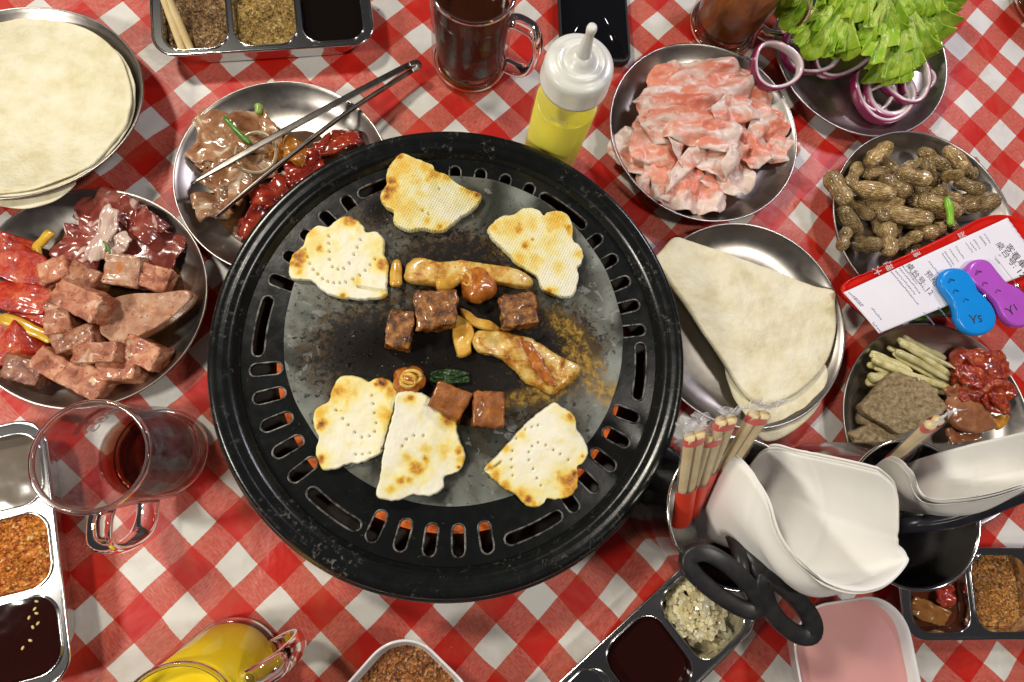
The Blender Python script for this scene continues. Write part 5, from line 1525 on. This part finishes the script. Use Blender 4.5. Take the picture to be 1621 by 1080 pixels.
# ------------------------------------------------------------------ squeeze bottle
PLAST = M('milky_plastic', (.88, .88, .84), rough=.22, ior=1.4, alpha=.08)
CAPM = M('white_cap_plastic', (.84, .85, .80), rough=.3, trans=.12, sss=.3)
OILM = M('yellow_oil', [(0.3, (0.78, 0.66, 0.006)), (0.7, (0.86, 0.76, 0.010))], .2, rough=.2, sss=.2)
bt = thing('squeeze_bottle', 'clear plastic squeeze bottle of yellow oil with white nozzle cap', 'bottle', (8.95, 27.7, .02))
R = 2.75
mk('bottle_body', *lathe([(0, .1), (R * .8, .05), (R * .95, .1), (R, .5), (R, 11.6), (R * .99, 12.1), (R * .93, 12.6), (R * .9, 12.9), (R * .9, 13.6), (R * .86, 13.6), (R * .86, 12.9), (R * .9, 12.5), (R * .95, 12.0), (R * .955, .6), (R * .9, .22), (0, .2)], 72), PLAST, bt)
cap_ = mk('cap', *lathe([(0, 16.0), (.55, 15.95), (1.0, 15.6), (1.15, 15.25), (1.45, 15.15), (1.6, 15.3), (1.75, 15.32), (1.85, 15.15), (2.15, 15.05), (2.45, 14.95), (2.62, 14.75), (2.68, 14.4), (2.72, 13.2), (2.76, 13.1), (2.76, 12.9), (2.6, 12.85), (2.5, 13.0), (2.5, 14.5), (0, 14.8)], 72), CAPM, bt)
mk('nozzle', *lathe([(.62, 15.7), (.55, 16.2), (.42, 16.9), (.34, 17.6), (.30, 18.0), (.36, 18.05), (.38, 18.3), (.33, 18.5), (.15, 18.55), (0, 18.55)], 36), CAPM, cap_)
lq = mk('oil', *lathe([(0, .25), (R * .89, .28), (R * .945, .65), (R * .945, 10.2), (R * .9, 10.25), (0, 10.25)], 64), OILM, None)
lq.location = bt.location
tag(lq, 'yellow oil filling the squeeze bottle', 'oil')
text_mesh('print', '-250ml', .62, WHITE_PRINT, bt, wrap=(R, -112, 11.2, 0))

# ------------------------------------------------------------------ phone
ph_a, ph_b, ph_c = P(872, 0, .9), P(993, 0, .9), P(1000, 98, .9)
ax = (ph_b - ph_a) / np.linalg.norm(ph_b - ph_a)
ang = math.degrees(atan2(*(ph_b - ph_c)[::-1])) - 90
wph = 7.6
up = np.array([cos(radians(ang + 90)), sin(radians(ang + 90))])
rt = np.array([up[1], -up[0]])
cen = ph_c - rt * wph / 2 + up * 7.7
phn = thing('phone', 'black smartphone in a dark case behind the squeeze bottle', 'phone', (cen[0], cen[1], 0), ang)
PHB = M('phone_case', [(0.3, (0.012, 0.012, 0.014)), (0.7, (0.022, 0.022, 0.026))], 1, rough=.45)
o = resample(rrect(wph, 15.6, 1.0, 8), 100, True)
mk('case', *loft([lift(o * .97, .0), lift(o, .2), lift(o, .75), lift(o * .985, .92), lift(o * .955, .92), lift(o * .95, .82)], True, True), PHB, phn)
o2 = resample(rrect(wph - .55, 15.05, .7, 8), 80, True)
mk('screen', *loft([lift(o2, .83), lift(o2, .86)], False, True), M('dark_screen', (.006, .006, .008), rough=.06, spec=.5), phn)

# ------------------------------------------------------------------ chopsticks in the top tray
WOODC = M('bamboo_chopstick', [(0.3, (0.60, 0.43, 0.17)), (0.7, (0.74, 0.60, 0.32))], .8, 5, rough=.45, stretch=(1, 1, 1), bump=.15)
for lb, a, b_ in (('left wooden chopstick dipped in the top tray powder', (258, -8), (291, 86)), ('right wooden chopstick dipped in the top tray powder', (262, -12), (304, 84))):
    A, B = P3(*a, 4.0), P3(*b_, 1.95)
    A = A + (A - B) * .5
    p = np.linspace(A, B, 24) - B
    tag(mk('chopstick', *sweep(p, np.linspace(.42, .33, 24), 12), WOODC, loc=B), lb, 'chopstick', 'loose chopsticks in the top tray')

# ------------------------------------------------------------------ steel cups with napkins and chopsticks
def cup(label, x, y, R, h, rb):
    t = thing('steel_cup', label, 'cup', (x, y, .02), 0, 'steel cups of napkins and chopsticks')
    mk('cup_wall', *lathe([(0, .25), (rb - .3, .2), (rb - .1, .05), (rb, .2), (rb + .02, .8), ((R + rb) / 2, h * .5), (R - .05, h - .2), (R + .05, h - .1), (R + .08, h), (R, h + .06), (R - .1, h), (R - .14, h - .25), ((R + rb) / 2 - .15, h * .5), (rb - .15, .9), (rb - .3, .5), (0, .45)], 96), M('cup_steel', [(0.3, (0.36, 0.35, 0.34)), (0.7, (0.50, 0.49, 0.48))], .4, rough=.16, metal=1.0, rvar=.05), t)
    mk('rim_ring', *sweep(lift(circle(R + .02, 90), h + .02), .11, 8, True), STEEL_BRIGHT, t)
    return t
C1, C2, CH = np.array([21.0, -5.3]), np.array([34.95, -5.6]), 11.0
cup('steel cup nearest the grill stuffed with napkins and chopsticks', C1[0], C1[1], 5.4, CH, 5.2)
cup('second steel cup at the right with a dark empty inside', C2[0], C2[1], 5.45, CH, 5.2)
NAPK = M('napkin_paper', [(0.3, (0.92, 0.90, 0.84)), (0.7, (0.95, 0.94, 0.90))], .3, rough=.8, bump=.10, bscale=.6, bdist=.2)
_b = NAPK.node_tree
_p, _o = _b.nodes['Principled BSDF'], _b.nodes['Material Output']
_t, _m = _b.nodes.new('ShaderNodeBsdfTranslucent'), _b.nodes.new('ShaderNodeMixShader')
_t.inputs[0].default_value = (.90, .86, .76, 1)
_m.inputs[0].default_value = .12
_b.links.new(_p.outputs[0], _m.inputs[1])
_b.links.new(_t.outputs[0], _m.inputs[2])
_b.links.new(_m.outputs[0], _o.inputs['Surface'])
def cr_w(t, n):
    """Catmull-Rom weights of n even control points at t in 0..1"""
    x = np.clip(t, 0, 1) * (n - 1)
    k = np.minimum(np.floor(x).astype(int), n - 2)
    f = x - k
    W = np.zeros(t.shape + (n,))
    bs = (-.5 * f + f * f - .5 * f ** 3, 1 - 2.5 * f * f + 1.5 * f ** 3, .5 * f + 2 * f * f - 1.5 * f ** 3, -.5 * f * f + .5 * f ** 3)
    for m, b in zip((-1, 0, 1, 2), bs):
        q = k + m
        lo, hi = q < 0, q > n - 1
        for sel, idx, w in ((~lo & ~hi, np.clip(q, 0, n - 1), b), (lo, np.zeros_like(q), 2 * b), (lo, np.ones_like(q), -b), (hi, np.full_like(q, n - 1), 2 * b), (hi, np.full_like(q, n - 2), -b)):
            ii = np.where(sel)
            np.add.at(W, ii + (idx[ii],), w[ii])
    return W
def napkin_surface(rows, n=56):
    """rows of (px,py,z): from the far edge to the curled near edge, each from the cup to the free end"""
    ctrl = np.array([[P3(*c) for c in r_] for r_ in rows])
    u, v = np.meshgrid(np.linspace(0, 1, n), np.linspace(0, 1, n), indexing='ij')
    cor = .10
    v = v * (1 - .07 * (np.clip((np.abs(2 * u - 1) - (1 - 2 * cor)) / (2 * cor), 0, 1) ** 2))
    G = np.einsum('xyi,xyj,ijk->xyk', cr_w(u, ctrl.shape[0]), cr_w(v, ctrl.shape[1]), ctrl)
    G[..., 2] += .08 * fbm(np.stack([u * 4, v * 4], -1), 5, 3) - .10 * np.exp(-((u - .30 - .04 * v) / .018) ** 2) - .08 * np.exp(-((v - .55 + .1 * u) / .016) ** 2)
    return G
def napkins(labels, rows, group, step, n=56):
    G0 = napkin_surface(rows, n)
    nn = np.cross(np.gradient(G0, axis=0), np.gradient(G0, axis=1))
    nn /= np.linalg.norm(nn, axis=2)[..., None]
    if nn[..., 2].mean() < 0:
        nn = -nn
    for k, lb in enumerate(labels):
        sft = np.array([.10 * sin(k * 2.1), .12 * cos(k * 1.7), -.03 * k])
        G = G0 + nn * (-step * k) + sft * k * .6
        c = G.reshape(-1, 3).mean(0)
        tag(mk('napkin', *sheet(G - c, .018), NAPK, loc=c), lb, 'napkin', group)
napkins(['innermost napkin of the curled stack in the cup nearest the grill', 'second napkin inside the curled stack nearest the grill', 'third napkin of the curled stack nearest the grill', 'fourth napkin of the curled stack nearest the grill', 'outermost napkin of the curled stack nearest the grill'],
        [[(1172, 750, 5), (1215, 714, 11.5), (1270, 722, 13), (1345, 738, 15), (1408, 754, 16.5)],
         [(1165, 770, 4.5), (1238, 748, 11), (1292, 765, 12.6), (1355, 780, 14.2), (1421, 790, 16)],
         [(1150, 795, 4), (1245, 790, 10.6), (1302, 815, 12.1), (1358, 832, 13.4), (1421, 848, 15.2)],
         [(1130, 820, 4), (1225, 840, 10), (1288, 872, 11.6), (1345, 888, 12.8), (1424, 872, 14.8)],
         [(1112, 845, 4), (1178, 872, 9.6), (1250, 915, 11.6), (1312, 938, 13), (1438, 888, 15)],
         [(1105, 820, 6), (1150, 805, 11), (1198, 850, 13), (1262, 918, 14), (1402, 926, 15.4)],
         [(1112, 785, 8), (1158, 722, 12.4), (1212, 778, 14.2), (1246, 862, 14.9), (1330, 944, 15.6)]], 'stacked napkins in the cup nearest the grill', .07)
napkins(['innermost napkin of the stack in the second cup', 'second napkin of the stack in the second cup', 'outermost napkin of the stack in the second cup'],
        [[(1430, 735, 6), (1470, 722, 11), (1530, 706, 13.5), (1590, 692, 15), (1660, 676, 17)],
         [(1415, 755, 5), (1475, 748, 10.6), (1535, 740, 12.5), (1595, 728, 14), (1660, 715, 16)],
         [(1402, 775, 5), (1470, 778, 10.4), (1530, 775, 12), (1590, 762, 13.4), (1650, 745, 15)],
         [(1392, 795, 6), (1435, 802, 10.6), (1495, 810, 12.2), (1560, 800, 13.4), (1635, 762, 15)],
         [(1380, 770, 8), (1410, 758, 11.6), (1446, 786, 13.4), (1515, 806, 14), (1612, 768, 15.2)],
         [(1376, 748, 9), (1412, 722, 12.6), (1444, 745, 14.2), (1468, 788, 14.8), (1560, 785, 15.4)]], 'stacked napkins in the second cup', .10)
# wrapped chopsticks
FILM = M('clear_film', (.9, .9, .92), rough=.10, spec=.8, alpha=.12)
FOIL = M('crinkled_film', (.9, .9, .92), rough=.10, spec=1.0, alpha=.22)
STICKW = M('new_chopstick_wood', [(0.3, (0.68, 0.50, 0.22)), (0.7, (0.80, 0.66, 0.38))], .7, rough=.45)
def pack(label, bot, top, zb, zt, seed, wrap_dir=(0, 1), red_low=.45):
    A, B = P3(*bot, zb), P3(*top, zt)
    d = (B - A) / np.linalg.norm(B - A)
    L = np.linalg.norm(B - A)
    s = np.cross(d, (0, 0, 1))
    s /= np.linalg.norm(s)
    t = thing('chopstick_pack', label, 'chopsticks', A, 0, 'paper and film wrapped chopsticks')
    for sg in (-1, 1):
        p = np.linspace(s * .30 * sg, s * .37 * sg + d * L, 12)
        mk('chopstick', *sweep(p, np.linspace(.26, .36, 12), 14), STICKW, t)
    def sleeve(a, b_, rx, ry, amp, n=20):
        p = np.linspace(d * a, d * b_, n)
        V, Fc = sweep(p, rx, 20, ry=ry, cap=False)
        return V + .0, Fc
    V, Fc = sleeve(L * .02, L * red_low, .82, .48, 0)
    mk('red_sleeve', V, Fc, RED_PRINT, t)
    V, Fc = sleeve(L - .75, L - .12, .80, .42, 0)
    mk('red_band', V, Fc, RED_PRINT, t)
    V, Fc = sweep(np.linspace(d * L * red_low, d * (L + .3), 24), np.full(24, .86), 24, ry=.50, cap=False)
    V = V + .03 * np.stack([fbm(V * 2.5, seed, 2), fbm(V * 2.5, seed + 1, 2), fbm(V * 2.5, seed + 2, 2)], 1)
    fs = mk('film_sleeve', V, Fc, FILM, t)
    u, v = np.meshgrid(np.linspace(0, 1, 26), np.linspace(-1, 1, 30), indexing='ij')
    wd = np.array([wrap_dir[0], wrap_dir[1], .0])
    G = d * (L + .2) + u[..., None] * (d * .6 + wd * .7) + (v * (.75 + .35 * u))[..., None] * s
    G = G + .30 * u[..., None] * np.stack([fbm(np.stack([u * 3, v * 4], -1), seed + k, 3) for k in range(3)], -1)
    mk('film_end', *sheet(G, .015), FOIL, fs)
pack('wrapped chopsticks standing leftmost in the cup nearest the grill', (1078, 830), (1100, 688), 8, 16, 241, (-.3, .9))
pack('wrapped chopsticks with heart shaped ends in the middle', (1100, 800), (1150, 664), 8, 16.4, 242, (.8, .5))
pack('wrapped chopsticks leaning far right in the cup nearest the grill', (1118, 790), (1203, 655), 8, 16, 243, (.7, .5), .4)
pack('wrapped chopsticks behind the napkins crossing the left group', (1092, 815), (1128, 690), 8, 15.2, 245, (.2, .9))
pack('single wrapped chopsticks sticking out of the second cup', (1405, 735), (1480, 668), 9, 15.5, 244, (1, .1), .25)

# ------------------------------------------------------------------ scissors and black handle
BLKP = M('black_plastic', [(0.3, (0.012, 0.012, 0.014)), (0.7, (0.030, 0.029, 0.030))], 1.2, rough=.38, rvar=.08, bump=.1, bscale=5)
sci = thing('scissors', 'kitchen scissors with black handles hanging out of the cup nearest the grill', 'scissors', (C1[0], C1[1], 0))
so = np.array([C1[0], C1[1], 0])
l1 = smooth_loop([P3(1092, 880, 11.6), P3(1112, 874, 11.8), P3(1140, 886, 11.8), P3(1172, 912, 11.5), P3(1198, 945, 11.0), P3(1196, 964, 10.8), P3(1172, 962, 10.8), P3(1135, 940, 11.0), P3(1105, 915, 11.3), P3(1090, 895, 11.5)], 64)
mk('handle', *sweep(l1 - so, .62, 20, True, ry=.46, square=True), BLKP, sci)
l2 = smooth_loop([P3(1208, 915, 11.4), P3(1228, 920, 11.3), P3(1258, 945, 11.0), P3(1283, 978, 10.6), P3(1284, 1002, 10.4), P3(1262, 1004, 10.4), P3(1232, 982, 10.7), P3(1212, 950, 11.0)], 64)
mk('handle', *sweep(l2 - so, .66, 20, True, ry=.48, square=True), BLKP, sci)
mk('shank', *sweep(smooth_path([P3(1215, 925, 11.3), P3(1195, 890, 11.2), P3(1165, 855, 9.5), P3(1150, 830, 5.0)], 24) - so, np.linspace(.75, .45, 24), 12, ry=.5), BLKP, sci)
mk('shank', *sweep(smooth_path([P3(1175, 920, 11.4), P3(1172, 885, 11.3), P3(1158, 850, 9.5), P3(1140, 830, 5.0)], 24) - so, np.linspace(.6, .4, 24), 12, ry=.45), BLKP, sci)
mk('blade', *sweep(np.linspace((1.0, .5, 5.2), (.2, 1.2, 1.0), 8), np.linspace(.5, .15, 8), 8, ry=.08), STEEL, sci)
hd = thing('black_handle', 'long black plastic handle lying across the second cup', 'handle', (C2[0], C2[1], 0))
ho = np.array([C2[0], C2[1], 0])
pp = smooth_path([P3(1395, 838, 9.0), P3(1440, 832, 11.6), P3(1500, 822, 12.4), P3(1560, 800, 12.6), P3(1640, 768, 12.6)], 40)
mk('grip', *sweep(pp - ho, np.concatenate([np.linspace(.35, .8, 20), np.full(20, .85)]), 14, ry=.5), M('blue_black_plastic', [(0.3, (0.010, 0.011, 0.016)), (0.7, (0.026, 0.028, 0.040))], 1.0, rough=.3, bump=.2, bscale=1.2), hd)
mk('ridge', *sweep(pp[6:] + (0, 0, .42) - ho, .18, 8), BLKP, hd)

# ------------------------------------------------------------------ white bowls
CERA = M('white_glaze', [(0.3, (0.74, 0.73, 0.73)), (0.7, (0.80, 0.79, 0.79))], .3, rough=.16, coat=.3)
def bowl(name, label, cx, cy_, W, r, rz, h, fill, lev, fname, flabel, grain):
    t = thing(name, label, 'bowl', (cx, cy_, .02), rz, 'white square bowls')
    o = resample(rrect(W, W, r, 12), 120, True)
    lp = [lift(o * .45, .0), lift(o * .50, .1), lift(o * .62, .9), lift(o * .80, 2.3), lift(o * .95, h - .5), lift(o * 1.0, h - .05), lift(o * .995, h + .03), lift(o * .965, h), lift(o * .94, h - .3), lift(o * .78, 2.4), lift(o * .60, 1.1), lift(o * .45, .5), lift(o * .2, .42)]
    mk('bowl_shell', *loft(lp), CERA, t)
    s = np.interp(lev, [.5, 1.1, 2.4, h - .3], [.45, .60, .78, .94])
    V, Fc = heap(o * (s + .004), lev, .5 if grain else .0, 260, .14 if grain else .0, 2.2, 60, 1, 4)
    ob = mk(fname, V, Fc, fill)
    ob.location, ob.rotation_euler = t.location, t.rotation_euler
    tag(ob, flabel, 'spice' if grain else 'drink')
    if grain:
        def gen(r_):
            p = (r_.random(2) - .5) * 2 * W / 2 * s * .9
            return np.array([p[0], p[1], lev + .5 * (1 - (max(abs(p)) / (W / 2 * s)) ** 2) + .04])
        cb = crumbs('grains', 900, gen, .05, .15, fill, ob, seed=77)
        cb['kind'] = 'stuff'
PINK = M('pink_drink', [(0.3, (0.64, 0.31, 0.30)), (0.7, (0.69, 0.37, 0.35))], .15, rough=.12, sss=.2)
bowl('square_bowl', 'white rounded square bowl of pink drink at lower right', 33.6, -18.6, 10.6, 3.6, 6, 5.0, PINK, 4.2, 'pink_drink', 'milky pink drink filling the white bowl', False)
bowl('square_bowl', 'white rounded square bowl of dark chilli at the bottom edge', -3.4, -20.6, 9.4, 3.3, 47, 4.2, SP_DARK, 2.9, 'dark_chilli', 'dark ground chilli in the white bowl', True)

# ------------------------------------------------------------------ red tray, receipt and name clips
REDT = M('red_tray_plastic', [(0.3, (0.62, 0.012, 0.008)), (0.7, (0.70, 0.020, 0.012))], .4, rough=.22)
zt = 3.3
o = smooth_loop(PL([(1334, 452), (1390, 424), (1450, 396), (1510, 367), (1548, 347), (1575, 340), (1605, 343), (1640, 358), (1670, 385), (1675, 420), (1640, 446), (1560, 470), (1470, 492), (1400, 500), (1362, 492)], zt), 150)
tc_ = o.mean(0)
rt_ = thing('red_tray', 'red plastic tray with white lettering holding the receipt', 'tray', (tc_[0], tc_[1], 0))
o = o - tc_
nrm = o / np.linalg.norm(o, axis=1)[:, None]
mk('tray_plate', *loft([lift(o - nrm * .9, zt - .55), lift(o - nrm * .15, zt - .5), lift(o, zt - .15), lift(o - nrm * .06, zt + .06), lift(o - nrm * .28, zt + .06), lift(o - nrm * .5, zt - .12), lift(o - nrm * .9, zt - .2)], True, True), REDT, rt_)
ca = math.degrees(atan2(*(P(1548, 347, zt) - P(1334, 452, zt))[::-1]))
for ch, x, y in (('大', 1388, 428), ('理', 1406, 420), ('啤', 1449, 399), ('酒', 1523, 373)):
    q = P(x, y, zt) - tc_
    text_mesh('letter', ch, .95, WHITE_PRINT, rt_, xy=q, z=zt + .01, rz=ca + 180, bold=.01)
RPAP = M('receipt_paper', [(0.3, (0.78, 0.77, 0.84)), (0.7, (0.84, 0.83, 0.88))], .2, rough=.6)
zr = 3.62
rc = thing('receipt', 'long white printed till receipt lying on the red tray', 'receipt', (*P(1480, 440, zr), 0))
r0 = P(1480, 440, zr)
tl, tr_, br, bl = P(1333, 464, zr), P(1592, 346, zr), P(1650, 424, zr), P(1388, 529, zr)
def rz_f(u, v):
    return .10 + .10 * np.sin(u * 7 + v) + .06 * np.sin(v * 3 + u * 3) + .55 * np.clip(.16 - u, 0, 1) * 6 * .12
u, v = np.meshgrid(np.linspace(0, 1, 70), np.linspace(0, 1, 30), indexing='ij')
xy = (tl * (1 - u[..., None]) + tr_ * u[..., None]) * (1 - v[..., None]) + (bl * (1 - u[..., None]) + br * u[..., None]) * v[..., None]
xy[..., 0] += .05 * np.where(u > .985, np.sin(v * 60), 0)
G = np.concatenate([xy - r0, (zr + rz_f(u, v))[..., None]], -1)
mk('paper', *sheet(G, .02), RPAP, rc)
def uv_of(x, y):
    p = np.stack([x, y], -1) + r0
    e1, e2 = tr_ - tl, bl - tl
    A = np.linalg.inv(np.stack([e1, e2], 1))
    w = (p - tl) @ A.T
    return w[..., 0], w[..., 1]
def rzz(x, y):
    return zr + rz_f(*uv_of(x, y)) + .018
def line(body, px, py, ang, size, mat=BLACK_INK, bold=.0):
    text_mesh('printed_text', body, size, mat, rc, xy=P(px, py, zr) - r0, z=0, rz=ang, align='LEFT', zfun=rzz, extrude=.002, bold=bold)
bl_dir = bl - tl
ra = math.degrees(atan2(bl_dir[1], bl_dir[0]))
ra2 = math.degrees(atan2(*(br - tr_)[::-1]))
line('客看单', 1592, 388, ra2, .95)
line('桌台号: 12', 1577, 384, ra2, .95)
line('桌台号: 12', 1433, 419, ra, .85)
line('预结单', 1464, 431, ra, .85)
def dashes(rows):
    st = []
    r = np.random.default_rng(4)
    for px, py, L, hgt, ang in rows:
        p = P(px, py, zr) - r0
        d = np.array([cos(radians(ang)), sin(radians(ang))])
        s = np.array([-d[1], d[0]])
        x = 0
        while x < L:
            w = .10 + .14 * r.random()
            a = p + d * x
            for k in range(2):
                h0 = (r.random() - .5) * hgt
                q = np.array([a + s * h0, a + d * w + s * h0, a + d * w + s * (h0 + .06), a + s * (h0 + .06)])
                st.append((np.concatenate([q, rzz(q[:, 0], q[:, 1])[:, None]], 1), [(0, 1, 2, 3)]))
            q = np.array([a, a + d * .05, a + d * .05 + s * hgt * .8, a + s * hgt * .8]) - s * hgt * .4
            st.append((np.concatenate([q, rzz(q[:, 0], q[:, 1])[:, None]], 1), [(0, 1, 2, 3)]))
            x += w + .05
    return join(*st)
rows = []
for k, (x, y, L) in enumerate(((1425, 423, 2.2), (1420, 426, 3.2), (1414, 430, 3.0), (1407, 432, 6.6), (1437, 432, 6.4), (1468, 415, 2.4), (1341, 464, 1.6), (1349, 470, 1.2), (1376, 489, 1.4), (1378, 512, 1.3))):
    rows.append((x, y, L, .16, ra))
for k, (x, y, L) in enumerate(((1556, 371, 2.6), (1549, 375, 3.2), (1540, 380, 1.3), (1535, 384, 3.3), (1528, 385, 2.8), (1512, 391, 2.0), (1502, 395, 3.6), (1494, 399, 3.0), (1490, 402, 2.4))):
    rows.append((x, y, L, .16, ra2))
mk('fine_print', *dashes(rows), GREY_INK, rc, smooth=False)
for px, py, L in ((1551, 375, 6.4),):
    p = P(px, py, zr) - r0
    d = np.array([cos(radians(ra2)), sin(radians(ra2))])
    s = np.array([-d[1], d[0]])
    q = np.array([p + d * L * k / 10 for k in range(11)] + [p + d * L * k / 10 + s * .04 for k in range(11)])
    mk('ruled_line', np.concatenate([q, rzz(q[:, 0], q[:, 1])[:, None]], 1), [(k, k + 1, 12 + k, 11 + k) for k in range(10)], GREY_INK, rc)
def clip(label, pts, col, name, body, tx, ty, tang, arrows, pin, zc, nm):
    o = smooth_loop(PL(pts, zc + .6), 120)
    c = o.mean(0)
    t = thing('name_clip', label, 'clip', (c[0], c[1], zc), 0, 'plastic clips on the receipt')
    mt = M(nm, [(0.3, tuple(v * .92 for v in col)), (0.7, col)], .5, rough=.25, sss=.05)
    V, Fc = slab(o - c, .62, 20, .35, .08, 0, 1, 270, power=2.4)
    mk('upper_jaw', V, Fc, mt, t)
    V, Fc = slab((o - c) * .93 + (.25, .12), .25, 8, .1, 0, 0, 1, 271)
    V[:, 2] -= .32
    mk('lower_jaw', V, Fc, mt, t)
    text_mesh('lettering', body, .95, BLACK_INK, t, xy=P(tx, ty, zc + .68) - c, z=.705, rz=tang, bold=.012)
    DK = M(nm + '_arrow_shade', tuple(v * .45 for v in col), rough=.4)  # darker copy of the clip colour paints shade into the embossed arrows
    for k, (x, y, s, a) in enumerate(arrows):
        q = P(x, y, zc + .68) - c
        p = rotz(np.array([(-s, -s * .35, 0), (0, s * .5, 0), (s, -s * .35, 0)]), a)
        mk('arrow_mark', *sweep(p + (q[0], q[1], .70), .06, 6), DK, t)
        if k == 0:
            mk('arrow_mark', p * .7 + (q[0], q[1], .715), [(0, 2, 1)], DK, t)
    q = P(*pin, zc + .5) - c
    V, Fc = ball(.26, .26, .22, 14, 10)
    mk('spring_pin', V + (q[0], q[1], .35), Fc, STEEL_BRIGHT, t)
clip('blue foot shaped clip on the receipt', [(1492, 432), (1505, 424), (1524, 425), (1540, 437), (1548, 458), (1562, 472), (1576, 492), (1578, 512), (1568, 526), (1548, 531), (1528, 524), (1516, 508), (1513, 490), (1506, 474), (1494, 458), (1489, 445)], (.008, .27, .78), 'blue', '5人', 1544, 504, 183, [(1505, 444, .34, 20), (1512, 461, .3, 18), (1528, 475, .3, 15)], (1560, 469), 3.85, 'blue_plastic')
clip('purple foot shaped clip at the right picture edge', [(1534, 421), (1545, 411), (1563, 411), (1578, 428), (1594, 446), (1616, 458), (1634, 478), (1640, 500), (1630, 515), (1608, 517), (1590, 503), (1578, 480), (1562, 464), (1542, 448), (1532, 434)], (.46, .09, .56), 'purple', '1人', 1601, 489, 207, [(1548, 431, .36, 25), (1558, 449, .3, 22), (1579, 461, .3, 18)], (1612, 452), 3.9, 'purple_plastic')

# ------------------------------------------------------------------ crumbs fallen on the cloth
def g_cloth(r):
    x, y, s = [(258, 292, 18), (565, 80, 25), (130, 900, 40), (640, 225, 40), (600, 960, 60), (1000, 1000, 50), (220, 640, 60), (1270, 450, 30), (1560, 250, 40), (330, 870, 60), (760, 180, 40)][r.integers(11)]
    q = P(x + r.normal() * s, y + r.normal() * s, 0)
    return np.array([q[0], q[1], -.02])
cb = crumbs('spilled_crumbs', 60, g_cloth, .04, .15, SP_CHILI, seed=91)
tag(cb, 'tiny orange spice crumbs spilled on the checked cloth', 'crumbs', kind='stuff')
